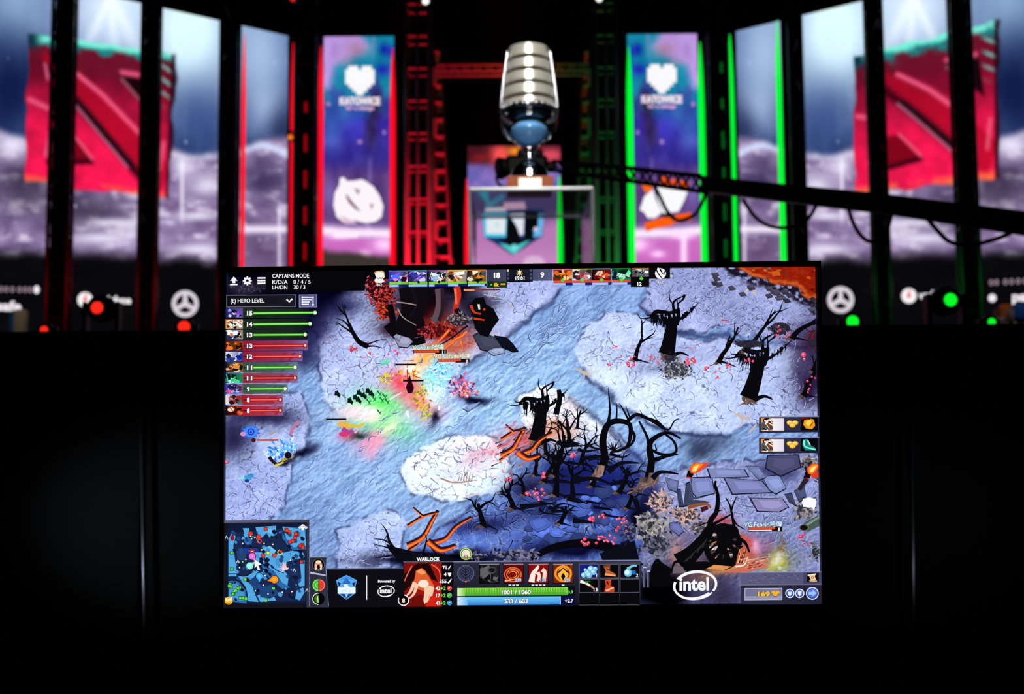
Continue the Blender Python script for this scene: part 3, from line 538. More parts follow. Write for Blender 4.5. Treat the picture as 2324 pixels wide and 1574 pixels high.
# bones
for cx, cy in ((1322, 845), (1680, 945)):
    for k in range(6): A.stroke([(cx - 20 + k * 4, cy - 12 + k * 3), (cx + 4 + k * 3, cy - 2 + k * 2), (cx + 22, cy - 10 + k * 4)], 2.5, 1, (206, 188, 178))
    A.stroke([(cx - 6, cy - 10), (cx + 4, cy + 8), (cx - 4, cy + 22)], 4, 2, (200, 184, 176))
for k in range(6): A.stroke([(1040 + k * 6, 1090), (1044 + k * 6, 1066 + abs(k - 3) * 4)], 2.5, 1, (176, 140, 134))
A.stroke([(1000, 1084), (1030, 1094), (1072, 1090)], 4, 3, (176, 146, 140)); A.stroke([(1056, 1124), (1088, 1120)], 5, 3, (220, 206, 214)); A.stroke([(1700, 980), (1716, 962)], 5, 4, (200, 184, 180)); A.stroke([(612, 985), (636, 976)], 6, 2, (176, 160, 160)); A.stroke([(1322, 745), (1340, 735)], 2, 1, (90, 80, 90))
# paved ledge, stumps, torches, bottom right
for pts, c in (([(1566, 1082), (1616, 1080), (1622, 1120), (1580, 1130), (1570, 1118)], (124, 134, 186)), ([(1556, 1095), (1566, 1090), (1572, 1135), (1612, 1138), (1550, 1150)], (58, 64, 92)), ([(1534, 1108), (1544, 1108), (1552, 1150), (1540, 1150)], (56, 62, 90)), ([(1508, 1082), (1540, 1090), (1536, 1118), (1516, 1110)], (104, 112, 158)), ([(1603, 1062), (1690, 1064), (1700, 1082), (1610, 1085)], (128, 138, 188)), ([(1640, 1082), (1730, 1090), (1752, 1118), (1660, 1122)], (120, 126, 178)), ([(1700, 1128), (1776, 1130), (1790, 1150), (1768, 1162), (1716, 1160)], (142, 136, 184)), ([(1728, 1080), (1768, 1075), (1784, 1108), (1760, 1122), (1744, 1112)], (132, 146, 200)), ([(1690, 1056), (1720, 1056), (1738, 1084), (1722, 1090)], (112, 124, 172)), ([(1778, 1120), (1796, 1116), (1806, 1148), (1790, 1140)], (60, 62, 92)), ([(1800, 1112), (1824, 1102), (1830, 1130), (1812, 1140)], (70, 76, 112)), ([(1740, 1032), (1812, 1030), (1818, 1060), (1770, 1082), (1735, 1062)], (74, 74, 112)), ([(1518, 1184), (1540, 1184), (1552, 1205), (1540, 1216), (1520, 1200)], (104, 108, 168))): rockpoly(pts, c)
A.stroke([(1560, 1150), (1600, 1142), (1612, 1152)], 10, 4, (140, 84, 60)); A.stroke([(1590, 1156), (1606, 1150)], 12, 8, (70, 26, 30))
A.stroke([(1682, 1055), (1690, 1020), (1716, 1000)], 5, 3, (150, 170, 216))
def torch(x, y, s):
    A.stroke([(x - 4 * s, y), (x + 2 * s, y - 16 * s)], 13 * s, 15 * s, (16, 10, 14)); A.stroke([(x - 8 * s, y - 2), (x + 4 * s, y)], 3, 2, (230, 60, 50))
    for p, c in (([(0, -12), (-2, -24), (10, -36), (24, -34), (46, -36), (34, -26), (20, -14), (8, -10)], (240, 70, 40)), ([(2, -14), (2, -26), (14, -34), (30, -32), (18, -20), (10, -12)], (255, 140, 40)), ([(4, -16), (8, -26), (20, -30), (12, -16)], (255, 232, 130))): A.poly([(x + a * s, y + b * s) for a, b in p], c)
torch(1566, 1084, 1.0); torch(1832, 1086, 1.0); A.stroke([(1812, 1110), (1830, 1085)], 9, 12, (40, 32, 40)); A.stroke([(1840, 1080), (1860, 1076)], 8, 10, (226, 60, 40))
A.stroke([(1826, 1196), (1850, 1184), (1862, 1178)], 22, 24, (72, 90, 84)); A.stroke([(1826, 1192), (1860, 1172)], 5, 6, (130, 150, 140)); A.disc(1824, 1196, 11, (96, 110, 90), ry=8); A.disc(1823, 1196, 9, (20, 14, 12), ry=6)
# black tangle of the great tree beside the large logo
A.disc(1640, 1236, 38, (70, 50, 50), ry=44)
for k in range(46):
    a = rnd.uniform(0, 6.283); t = rnd.random() ** .5; x, y = 1640 + 34 * t * math.cos(a), 1236 + 40 * t * math.sin(a); A.stroke([(x - 7, y + rnd.uniform(0, 6)), (x + rnd.uniform(2, 9), y - rnd.uniform(0, 6))], rnd.uniform(4, 8), 2, rnd.choice(((190, 180, 186), (226, 224, 234), (110, 84, 80), (236, 130, 50), (250, 170, 90), (150, 110, 96), (90, 80, 90))))
A.up(); z = A.L
A.stroke([(1540, 1276), (1568, 1256), (1594, 1226), (1612, 1196)], 46, 20, (10, 10, 13), z=z); A.stroke([(1556, 1286), (1600, 1282), (1648, 1284), (1676, 1266)], 24, 9, (10, 10, 13), z=z)
q = [(1640 + 38 * math.cos(k * .5236), 1236 + 44 * math.sin(k * .5236)) for k in range(13)]; A.stroke(q, 15, 11, (10, 10, 13), z=z); A.disc(1654, 1206, 22, (10, 10, 13), ry=18, z=z)
for k in range(17): a = rnd.uniform(0, 6.283); b = a + rnd.uniform(1.6, 3.4); A.stroke([(1640 + 38 * math.cos(a), 1236 + 44 * math.sin(a)), (1640 + rnd.uniform(-12, 16), 1232 + rnd.uniform(-18, 14)), (1640 + 36 * math.cos(b), 1236 + 42 * math.sin(b))], rnd.uniform(6, 13), rnd.uniform(2, 5), (10, 10, 13), z=z)
for k in range(16): t = rnd.random(); A.stroke([(1546 + 50 * t + rnd.uniform(-8, 8), 1276 - 36 * t), (1566 + 40 * t, 1262 - 44 * t)], 2, .6, (44, 42, 46))
for p, w in (([(1612, 1206), (1612, 1180), (1625, 1160), (1628, 1125), (1622, 1100), (1624, 1090)], 15), ([(1626, 1160), (1638, 1156)], 4), ([(1610, 1182), (1585, 1192), (1578, 1195)], 3), ([(1615, 1190), (1640, 1176), (1660, 1165)], 8), ([(1665, 1195), (1660, 1165), (1655, 1145), (1646, 1128)], 7), ([(1658, 1160), (1664, 1140), (1672, 1124)], 5), ([(1662, 1175), (1672, 1190), (1690, 1200)], 5), ([(1672, 1220), (1690, 1230), (1700, 1252)], 11), ([(1560, 1290), (1545, 1275), (1530, 1275), (1522, 1300)], 10), ([(1522, 1296), (1500, 1280), (1490, 1270), (1478, 1290)], 14), ([(1556, 1280), (1562, 1300)], 9)): A.stroke(p, w, w * .3, (9, 9, 12))
A.poly([(1470, 1300), (1490, 1275), (1520, 1300), (1525, 1330), (1480, 1330)], (8, 8, 11))
A.poly([(1528, 1284), (1548, 1284), (1556, 1298), (1526, 1300)], (110, 100, 104)); A.poly([(1676, 1246), (1690, 1236), (1700, 1262), (1680, 1284), (1668, 1282)], (196, 100, 70))
for k in range(14): A.stroke([(1672 + rnd.uniform(0, 16), 1276), (1682 + rnd.uniform(-8, 12), 1250 + rnd.uniform(-10, 10))], 3, 1, rnd.choice(((240, 90, 50), (246, 190, 150), (90, 30, 26))))
A.stroke([(1668, 1284), (1688, 1280), (1696, 1262)], 4, 2, (250, 226, 214)); A.poly([(1600, 1290), (1620, 1280), (1660, 1284), (1640, 1292)], (226, 150, 80)); A.poly([(1640, 1296), (1680, 1286), (1720, 1270), (1740, 1284), (1690, 1298)], (206, 110, 86))
for k in range(40): a = rnd.uniform(1680, 1740); b = rnd.uniform(1264, 1292); A.stroke([(a, b), (a + rnd.uniform(6, 18), b - rnd.uniform(1, 6))], 3, 1, rnd.choice(((220, 120, 90), (120, 50, 46), (240, 170, 140))))
# spell effects and the small units fighting (plain shapes only)
def spray(cx, cy, rx, ry, n, cs, L=10, w=4):
    A.up(); z = A.L
    for k in range(n):
        t = rnd.random() ** .6; a = rnd.uniform(0, 6.283); A.leaf(cx + rx * t * math.cos(a), cy + ry * t * math.sin(a), L * rnd.uniform(.4, 1.3), w * rnd.uniform(.6, 1.2), rnd.uniform(0, 6.283), rnd.choice(cs), z + k % 12)
    A.up(12)
spray(876, 856, 14, 12, 30, ((236, 220, 50), (160, 150, 30), (250, 240, 130)), 11, 4); spray(930, 850, 26, 8, 34, ((250, 180, 40), (236, 220, 60), (200, 90, 30)), 12, 4); spray(958, 905, 20, 30, 70, ((240, 170, 40), (236, 226, 70), (220, 90, 40), (120, 150, 40)), 12, 4); spray(966, 935, 14, 12, 26, ((226, 220, 60), (130, 170, 50)), 11, 4)
spray(1048, 872, 30, 24, 120, ((200, 130, 190), (150, 90, 170), (240, 190, 220), (90, 50, 110), (226, 90, 100)), 10, 6); spray(1060, 890, 20, 10, 40, ((235, 120, 110), (250, 214, 200), (180, 60, 90)), 10, 6); spray(1000, 842, 20, 30, 50, ((240, 250, 255), (90, 170, 250), (60, 110, 230), (150, 226, 250)), 14, 3); spray(985, 875, 24, 30, 40, ((210, 240, 255), (255, 255, 255), (120, 210, 220)), 16, 3); spray(1010, 905, 26, 16, 40, ((230, 240, 255), (170, 190, 240)), 14, 1.6)
A.poly([(922, 878), (930, 850), (940, 880), (936, 892), (926, 892)], (40, 10, 16)); A.poly([(914, 866), (926, 866), (921, 880)], (236, 120, 150)); A.stroke([(925, 838), (926, 866)], 3, 3, (190, 30, 30))
for x, y in ((797, 910), (810, 903), (818, 892), (828, 898), (838, 888), (845, 894), (768, 894), (816, 908)): A.poly([(x - 7, y - 8), (x + 1, y - 5), (x + 6, y + 2), (x + 3, y + 8), (x - 3, y + 3), (x - 8, y + 3)], (16, 30, 26)); A.stroke([(x - 2, y - 9), (x + 4, y + 9)], 3, 1, (16, 30, 26))
for x, y in ((862, 893), (874, 900), (868, 908), (880, 912), (862, 936), (838, 912), (850, 905)): A.stroke([(x - 5, y - 7), (x + 4, y + 5)], 4, 1, (34, 110, 60)); A.stroke([(x + 4, y - 4), (x - 2, y + 6)], 3, 1, (40, 130, 70))
A.stroke([(885, 906), (912, 890)], 6, 2, (230, 226, 240)); A.stroke([(840, 952), (862, 938)], 7, 3, (255, 246, 220)); A.stroke([(924, 932), (928, 948)], 7, 5, (244, 246, 255)); A.stroke([(998, 920), (996, 930)], 5, 4, (250, 250, 255))
A.poly([(764, 962), (774, 954), (788, 956), (800, 966), (788, 976), (776, 970)], (236, 180, 90)); A.stroke([(790, 964), (812, 966), (828, 962)], 8, 5, (226, 200, 50)); A.stroke([(778, 972), (792, 980), (802, 976)], 11, 7, (170, 70, 150)); A.stroke([(806, 982), (822, 966)], 4, 3, (220, 190, 190)); A.stroke([(792, 985), (790, 1002)], 4, 3, (180, 140, 120)); A.disc(782, 984, 12, (214, 60, 120), ry=6)
for k in range(11): a = .2 + k * .57; A.stroke([(570 + 14 * math.cos(a), 980 + 11 * math.sin(a)), (570 + 22 * math.cos(a), 979 + 16 * math.sin(a))], 5, 2.5, (50, 110, 246))
A.disc(570, 979, 16, (70, 140, 250), ry=12); A.ring(571, 979, 8, 3, (24, 60, 190)); A.disc(571, 980, 2.5, (20, 40, 130)); A.disc(553, 984, 6, (220, 150, 200), ry=5)
spray(626, 1024, 22, 16, 50, ((70, 160, 250), (130, 200, 255), (220, 244, 255), (40, 110, 230)), 14, 6); spray(655, 1012, 16, 14, 40, ((110, 196, 255), (230, 248, 255), (70, 150, 250)), 16, 5); A.stroke([(612, 1036), (630, 1052), (655, 1040)], 8, 5, (40, 24, 24)); A.stroke([(640, 1044), (668, 1034)], 7, 3, (176, 160, 40)); A.stroke([(626, 1056), (645, 1048)], 6, 3, (226, 210, 60)); A.disc(655, 1032, 8, (20, 16, 30))
A.disc(562, 1084, 10, (70, 160, 220), ry=7); A.stroke([(540, 1086), (556, 1082)], 3, 9, (160, 220, 240)); A.disc(562, 1090, 5, (30, 60, 150), ry=4); A.disc(572, 1078, 6, (60, 150, 210), ry=5)
A.stroke([(660, 985), (672, 962), (686, 958)], 8, 4, (200, 120, 160)); A.disc(577, 998, 5, (70, 24, 30))
rockpoly([(1050, 928), (1064, 918), (1092, 910), (1080, 924), (1062, 935)], (130, 150, 200)); A.stroke([(1636, 726), (1650, 727)], 3, 2, (180, 50, 50))
A.stroke([(1690, 662), (1700, 656), (1712, 660)], 5, 3, (222, 196, 176)); A.stroke([(1708, 660), (1714, 672)], 5, 3, (210, 190, 176))
for k in range(24): x = rnd.uniform(1600, 1850); y = 625 + (x - 1600) * .25 + rnd.uniform(-8, 22); rockpoly([(x, y), (x + rnd.uniform(8, 18), y - 3), (x + 20, y + 6), (x + 6, y + 9)], np.array((70, 66, 84)) * rnd.uniform(.6, 1.2))
# names and life bars that float over the units
for x0, x1, y in ((895.5, 945, 827), (913, 962, 863.5), (738.7, 787, 951)): A.rect(x0, y - 2, x1, y + 2, (20, 12, 12)); A.rect(x0 + 1, y - 1.4, x0 + 2.2, y + 1.4, (230, 230, 230))
A.rect(585, 996, 633, 1000, (120, 24, 24)); A.rect(586, 997, 632, 999, (240, 120, 110))
A.text('VG.Ori.哈啤', 936, 793, 13.5, (236, 250, 236), .015, outline=(30, 130, 60), width=72); A.rect(938.5, 794, 1014, 803, (22, 14, 16)); A.rect(940, 795, 997, 800, (228, 74, 30)); A.rect(940, 801, 988, 802.6, (226, 226, 255)); A.text('11', 1004, 803, 11, (255, 255, 255), .03)
A.text('VG.LaNm.哈啤', 985, 813, 13.5, (248, 246, 214), .015, outline=(120, 120, 40), width=84); A.rect(993, 814, 1066, 823, (26, 16, 20)); A.rect(994, 815, 1046, 820, (228, 80, 40)); A.rect(994, 821, 1034, 822.6, (226, 226, 255)); A.text('8', 1058, 823, 10, (255, 220, 220), .03)
A.text('VG.Fenrir.哈啤', 1687, 1194, 15, (226, 246, 255), .015, outline=(30, 90, 120), width=86); A.rect(1697, 1194, 1774, 1205, (26, 16, 20)); A.rect(1698, 1195, 1758, 1200, (230, 76, 40)); A.rect(1698, 1201, 1750, 1203.4, (236, 226, 255)); A.text('8', 1764, 1203, 10, (255, 255, 255), .03)
A.rect(1818, 1128, 1851, 1151, (20, 20, 26)); A.disc(1834.5, 1139, 16.5, (250, 250, 252), ry=11.5, n=32); A.rect(1820, 1130, 1849.5, 1149, (250, 250, 252)); A.poly([(1838, 1148), (1848, 1148), (1846, 1157)], (250, 250, 252))
screen = A.build('screen', G_EMIT, mon, grid=SCREEN_GRID)
screen['label'] = 'lit screen with a strategy game on stony lilac ground'
# ================================================================== panels drawn over the game picture (sub-parts of the screen)
def new_art(): a = Art(SP0, SN, base=4.5e-3); return a
WH = (250, 250, 252)
def swirl_icon(a, x0, y0, x1, y1, cols, seed, n=7):
    """small square picture: loose coloured strokes on a dark ground, cut to the square"""
    r = random.Random(seed); a.rect(x0, y0, x1, y1, cols[0], cols[0] if len(cols) < 2 else np.array(cols[1]) * .6, sl=-.008)
    w, h = x1 - x0, y1 - y0
    for k in range(n + 6):
        c = np.array(cols[1 + k % (len(cols) - 1)]) * (r.uniform(.9, 1.15) if r.random() < .6 else r.uniform(.12, .4)); cx, cy = x0 + w * r.uniform(.12, .88), y0 + h * r.uniform(.15, .85); s = h * r.uniform(.12, .30); t0 = r.uniform(0, 6)
        q = []
        for j in range(9): t = t0 + j * .698; d = s * r.uniform(.5, 1.25); q.append((min(max(cx + d * 1.5 * math.cos(t), x0), x1), min(max(cy + d * math.sin(t), y0), y1)))
        a.poly(q, np.clip(c, 0, 255))
        if k % 2: p = [(min(max(cx + r.uniform(-.4, .4) * h, x0 + 2), x1 - 2), min(max(cy + r.uniform(-.4, .4) * h, y0 + 2), y1 - 2)) for _ in range(3)]; a.stroke(p, h * .09, h * .03, np.clip(np.array(cols[1 + (k + 1) % (len(cols) - 1)]) * 1.05, 0, 255))
PORTRAIT = {'violet': ((26, 30, 96), (150, 140, 240), (220, 210, 255), (60, 60, 190), (120, 60, 170)), 'blonde': ((232, 150, 60), (250, 236, 220), (200, 90, 30), (255, 250, 245), (120, 50, 20)),
            'navy': ((10, 22, 60), (240, 246, 255), (120, 170, 220), (236, 130, 60), (24, 50, 120)), 'ember': ((110, 24, 8), (240, 120, 40), (250, 190, 120), (160, 40, 10), (40, 10, 6)),
            'azure': ((226, 232, 255), (30, 60, 200), (70, 150, 255), (250, 250, 255), (20, 30, 110)), 'dusk': ((8, 10, 18), (240, 150, 60), (250, 226, 200), (30, 70, 80), (220, 210, 200)),
            'jade': ((12, 40, 46), (70, 220, 150), (180, 250, 210), (30, 120, 110), (20, 20, 50)), 'rose': ((40, 50, 180), (240, 150, 220), (160, 200, 255), (80, 100, 240), (220, 80, 140)),
            'frost': ((236, 226, 230), (160, 40, 50), (255, 255, 255), (120, 100, 110), (200, 120, 130)), 'blood': ((14, 6, 8), (200, 40, 24), (250, 210, 190), (110, 16, 12), (240, 110, 70)), 'grey': ((70, 70, 74), (190, 190, 196), (20, 20, 22), (130, 130, 136), (230, 230, 232))}
# menu in the corner
a = new_art()
a.rect(606, 616, 830, 662, (8, 7, 12)); a.poly([(533.5, 628), (542, 638), (537, 638), (537, 643), (530, 643), (530, 638), (525, 638)], WH); a.rect(525, 645, 542, 648, WH)
for k in range(8): t = k * math.pi / 4; a.stroke([(564 + 5 * math.cos(t), 638 + 5 * math.sin(t)), (564 + 10 * math.cos(t), 638 + 10 * math.sin(t))], 4.5, 3.4, WH, smooth=False)
a.disc(564, 638, 7.4, WH); a.disc(564, 638, 3.2, (40, 36, 50))
for y in (631.5, 637.5, 643.5): a.rect(587, y - 1.8, 605, y + 1.8, WH)
a.text('CAPTAINS MODE', 620.5, 631.5, 13, WH, .012, width=83); a.text('K/D/A', 620.5, 645, 12.4, WH, .012, width=35); a.text('0 / 4 / 5', 668, 644.5, 12.4, WH, .012, width=39); a.text('LH/DN', 620.5, 657, 12.4, WH, .012, width=34); a.text('30 / 3', 669, 656.5, 12.4, WH, .012, width=26)
a.build('game_menu', G_EMIT, screen)
# list of levels
a = new_art()
a.rect(516.5, 670, 674.5, 698, (120, 118, 140)); a.rect(518, 671.5, 673, 696.5, (16, 15, 22), (26, 25, 36)); a.text('(E) HERO LEVEL', 526.5, 687.5, 13, WH, .02, width=76)
a.stroke([(652.5, 679.5), (659, 685.5), (665.5, 678.5)], 3.6, 3.6, WH, smooth=False)
a.rect(680.5, 669, 721.6, 698, (140, 142, 176)); a.rect(682, 670.5, 720, 696.5, (86, 88, 140))
for k, w in enumerate((24, 19, 15, 13)): a.rect(690, 674 + k * 5.2, 690 + w, 676.4 + k * 5.2, WH); a.disc(688.5, 675.2 + k * 5.2, 2, WH)
a.rect(711.5, 673.5, 713.5, 692, WH); a.disc(712.5, 692, 2.4, WH)
rows = (('15', 717, 1, 'violet'), ('14', 705.6, 1, 'blonde'), ('13', 694.6, 1, 'navy'), ('13', 694.6, 0, 'ember'), ('12', 683, 0, 'azure'), ('11', 672, 1, 'dusk'), ('11', 672, 0, 'jade'), ('9', 649.6, 1, 'rose'), ('8', 638.6, 0, 'frost'), ('8', 638.6, 0, 'blood'))
rys = (711, 736, 760, 784.7, 809.2, 833.8, 857.8, 882.3, 906.7, 931.2)
for (n, xe, g, por), y in zip(rows, rys):
    c0, c1 = ((44, 66, 44), (40, 52, 62)) if g else ((150, 26, 52), (128, 96, 150))
    if g and y > 800: c0, c1 = (60, 84, 66), (104, 118, 150)
    if g and y < 800: c0, c1 = (30, 44, 30), (18, 20, 36)
    if not g and y > 895: c0, c1 = (172, 30, 44), (150, 90, 130)
    if not g and 850 < y < 870: c0, c1 = (150, 44, 62), (124, 112, 160)
    xm = min(xe + 2, 700); a.rect(554, y - 11.6, xm - 34, y + 11.4, c0, (np.array(c0) * .6 + np.array(c1) * .4)); a.rect(xm - 34, y - 11.6 - .008 * (xm - 588), xm + 4, y + 11.4 - .008 * (xm - 588), (np.array(c0) * .6 + np.array(c1) * .4), c1)
    for q in range(3): xs = random.Random(y + q).uniform(590, xe - 12); a.poly([(xs, y + 9), (xs + 12, y - 9), (xs + 20, y - 9), (xs + 8, y + 9)], np.array(c0) * .7 + np.array(c1) * .25)
    lc, dc = ((110, 226, 70), (36, 110, 24)) if g else ((240, 60, 50), (130, 10, 16))
    xs = 578 if len(n) > 1 else 571
    a.rect(556, y - 1.2, 563, y + 1.4, (20, 22, 20)); a.rect(xs, y - 3.2, xe, y + 3.2, dc); a.rect(xs, y - 1.8, xe, y + 1.8, lc); a.rect(xs, y - .6, xe, y + .5, np.minimum(np.array(lc) + 70, 255))
    yd = y - .008 * (xe - xs); a.disc(xe, yd, 5.2, dc); a.disc(xe, yd, 3.9, (226, 255, 200) if g else (250, 70, 64)); a.disc(xe, yd, 2.4, (244, 255, 230) if g else (255, 235, 225))
    a.text(n, 563, y + 4.6, 13, WH, .05, outline=(16, 16, 18), ow=.07, width=12.5 if len(n) > 1 else 6.5)
    swirl_icon(a, 515, y - 11, 554, y + 10.6, PORTRAIT[por], int(y), 7)
a.build('level_list', G_EMIT, screen)
# score strip along the top edge
a = new_art(); Y0 = lambda x: 616.5 - (x - 862) * .0098
def top(x0, yo0, x1, yo1, c, c2=None, vert=False): a.rect(x0, Y0(x0) + yo0, x1, Y0(x0) + yo1, c, c2, vert, sl=-.0098)
top(841, -9, 883, 18, (10, 9, 13)); a.poly([(852, 622), (856, 616), (866, 614), (873, 618), (874, 630), (870, 634), (874, 640), (866, 643), (853, 642), (851, 636), (855, 631)], (244, 240, 236)); a.ring(862, 622, 12, 2.5, (240, 160, 50), ry=7, a0=3.3, a1=6.1)
for k in range(5): a.stroke([(856 + k * 3, 630 + (k % 2) * 3), (860 + k * 3, 633)], 1.4, 1, (60, 50, 50))
a.text('462', 862, 650, 9, (230, 230, 236), .02, 'c', outline=(30, 26, 36))
xs = (883.5, 927, 973, 1016, 1060.7); bars = ((110, 150, 250), (110, 226, 226), (200, 80, 200), (246, 200, 50), (246, 120, 40)); pors = ('rose', 'violet', 'navy', 'blonde', 'dusk'); mp = (.5, 1, .3, .55, .9)
for x, b, p, q in zip(xs, bars, pors, mp):
    y = Y0(x); swirl_icon(a, x, y, x + 43, y + 25, PORTRAIT[p], int(x), 8); top(x, -3.5, x + 43, .2, b); top(x + 1.5, 25, x + 44, 30, (150, 214, 60), (110, 190, 50)); top(x + 1.5, 30, x + 44, 36, (24, 30, 110)); top(x + 1.5, 30.6, x + 1.5 + 42 * q, 35.6, (150, 200, 255)); 
    cx, cy = x + 24, y + 25; a.poly([(cx, cy - 4), (cx + 4, cy), (cx, cy + 4), (cx - 4, cy)], (120, 226, 90) if p in ('rose', 'blonde') else (16, 30, 16))
top(1105, -3, 1149, 25, (52, 54, 84), (70, 72, 104)); a.text('18', 1128, 631, 16.5, WH, .05, 'c', outline=(26, 26, 38)); top(1106, 25, 1151, 39.5, (18, 44, 16), (40, 50, 20)); a.poly([(1113, 648), (1118, 648), (1115.5, 644)], (110, 230, 90)); a.text('8k', 1121, 650.5, 10.5, (246, 200, 70), .05)
for k in range(2): a.disc(1139 + 5 * k, 645.5, 3, (240, 190, 60), ry=2)
top(1149, -4, 1209, 27, (18, 18, 30), (30, 31, 48)); top(1155, 24, 1203, 28, (12, 12, 20))
for k in range(3): top(1150.5, -2 + k * 9, 1155.5, 4 + k * 9, (220, 190, 150) if not k else (60, 70, 96)); top(1202.5, -2 + k * 9, 1207, 4 + k * 9, (70, 80, 104))
for k in range(8): t = k * math.pi / 4; a.stroke([(1179, 620), (1179 + 7.5 * math.cos(t), 620 + 7.5 * math.sin(t))], 3, 1, (250, 214, 140), smooth=False)
a.disc(1179, 620, 3.6, (255, 236, 190)); a.text('19:01', 1180, 636, 11, WH, .03, 'c', outline=(26, 26, 34))
top(1209, -3, 1253, 25, (70, 74, 108), (88, 92, 128)); a.text('9', 1230.5, 630, 16.5, WH, .05, 'c', outline=(26, 26, 38))
xs = (1254.7, 1299, 1342.5, 1387.6, 1432); bars = ((246, 130, 190), (190, 196, 70), (130, 214, 236), (50, 160, 50), (200, 110, 30)); pors = ('ember', 'frost', 'blood', 'jade', 'grey'); mp = (.65, .65, .85, .8, 0)
for x, b, p, q in zip(xs, bars, pors, mp):
    y = Y0(x); w = 43 if p != 'grey' else 39
    if p == 'grey': top(x - 2, -5, x + 40, 41, (10, 9, 12))
    swirl_icon(a, x, y, x + w, y + (25 if p != 'grey' else 18), PORTRAIT[p], int(x), 8); top(x, -3.5, x + w, .2, b)
    if p != 'grey': top(x + 1, 25, x + 44, 30, (236, 84, 40), (220, 70, 40)); top(x + 1, 30, x + 44, 36, (24, 30, 110)); top(x + 1, 30.6, x + 1 + 42 * q, 35.6, (180, 196, 255))
    cx, cy = x + 22, y + (24 if p != 'grey' else 22); a.poly([(cx, cy - 5), (cx + 5, cy), (cx, cy + 5), (cx - 5, cy)], (90, 210, 80))
a.text('12', 1450, 649, 11.5, WH, .04, 'c'); top(1472, -5, 1519, 23, (10, 9, 12))
a.disc(1497.5, 621.5, 12.5, (246, 246, 248), ry=12); a.stroke([(1488, 613), (1494, 624), (1502, 633)], 3, 2, (10, 9, 12)); a.stroke([(1496, 612), (1505, 625)], 4, 1, (10, 9, 12)); a.stroke([(1508, 616), (1505, 624)], 3, 1, (10, 9, 12)); a.poly([(1489, 613), (1492, 606), (1496, 611)], (246, 246, 248))
a.text('462', 1497, 644, 9, (230, 230, 240), .02, 'c', outline=(70, 70, 100)); a.rect(1053, 656.5, 1077, 661, (240, 150, 90)); a.rect(1077, 656.5, 1135, 660, (150, 56, 30), (110, 36, 30))
a.build('score_strip', G_EMIT, screen)
# map of the whole field, bottom left
a = new_art(); x0, y0, x1, y1 = 511.5, 1178.5, 704, 1377
a.rect(x0, y0, x1, y1, (20, 20, 28)); a.rect(x0, y0, x1, y0 + 6, (96, 94, 120), (70, 68, 90)); a.rect(x1 - 6, y0, x1, y1, (54, 54, 70), sl=0); a.rect(518, 1185.5, 697, 1367, (16, 28, 56))
mp_ = lambda u, v: (518 + u * 1.79, 1185.5 + v * 1.81)   # 0..100 on the map
def mpoly(pts, c): a.poly([mp_(*p) for p in pts], c)
B1, B2, B3 = (84, 168, 226), (44, 104, 170), (30, 66, 122)
mpoly([(2, 12), (100, 4), (99, 97), (2, 96)], (24, 40, 78))
for pts, c in (([(70, 4), (100, 6), (100, 33), (82, 33), (70, 20)], B2), ([(70, 4), (98, 8), (100, 28), (84, 30), (74, 18)], B1), ([(20, 6), (28, 6), (28, 16), (36, 16), (38, 20), (18, 20), (22, 12)], B1), ([(36, 5), (62, 3), (62, 14), (54, 18), (50, 12), (44, 18), (38, 12)], B1), ([(6, 12), (11, 16), (8, 28), (10, 44), (12, 56), (12, 66), (2, 66), (2, 20)], B1),
               ([(22, 17), (32, 17), (31, 26), (22, 27)], B2), ([(18, 30), (38, 30), (42, 40), (18, 38)], (34, 52, 150)), ([(34, 36), (44, 36), (48, 50), (38, 52)], B1), ([(44, 32), (54, 28), (62, 34), (56, 44), (46, 42)], (110, 190, 236)), ([(48, 42), (66, 38), (82, 34), (96, 36), (98, 42), (76, 48), (70, 62), (56, 58), (50, 52)], B1), ([(56, 60), (70, 56), (78, 66), (76, 80), (66, 74)], B1), ([(44, 52), (60, 60), (70, 74), (80, 80), (70, 82), (56, 70), (46, 62)], B2),
               ([(92, 48), (98, 46), (98, 78), (88, 80), (94, 68)], B1), ([(88, 84), (96, 80), (98, 86), (92, 96), (86, 94)], B1), ([(2, 72), (14, 72), (24, 84), (25, 100), (2, 97)], B2), ([(2, 74), (12, 74), (22, 86), (23, 97), (2, 95)], (70, 150, 210)), ([(14, 66), (26, 66), (34, 58), (40, 60), (30, 72), (36, 90), (40, 98), (26, 97), (24, 80)], B1), ([(38, 90), (50, 86), (60, 92), (62, 96), (42, 98)], B1), ([(26, 72), (36, 66), (44, 78), (36, 84)], B3),
               ([(66, 82), (84, 80), (86, 90), (70, 92)], (24, 34, 70)), ([(40, 80), (58, 76), (66, 88), (54, 94), (42, 92)], B3), ([(12, 34), (24, 34), (24, 46), (14, 46)], (40, 64, 110)), ([(76, 56), (90, 56), (90, 64), (78, 66)], (26, 48, 92)), ([(46, 8), (60, 6), (58, 14), (50, 10)], (110, 190, 236))): mpoly(pts, c)
rm = random.Random(3)
for k in range(120):
    u, v = rm.uniform(4, 97), rm.uniform(8, 95); c = rm.choice(((14, 20, 44), (16, 24, 54), (70, 150, 210), (34, 74, 130))); r = rm.uniform(.8, 3.4); mpoly([(u - r, v - r * rm.random()), (u, v - r), (u + r, v), (u + r * .3, v + r), (u - r * .6, v + r * .6)], c)
for pts in ([(2, 63), (12, 63), (22, 66), (34, 60)], [(66, 14), (82, 33), (100, 33)], [(2, 71), (12, 71), (24, 82), (26, 100)], [(48, 46), (62, 58), (72, 62)], [(30, 60), (44, 56), (58, 68)], [(70, 6), (74, 18)], [(20, 30), (40, 30)]): a.stroke([mp_(*p) for p in pts], 1.8, 1.8, (8, 14, 40))
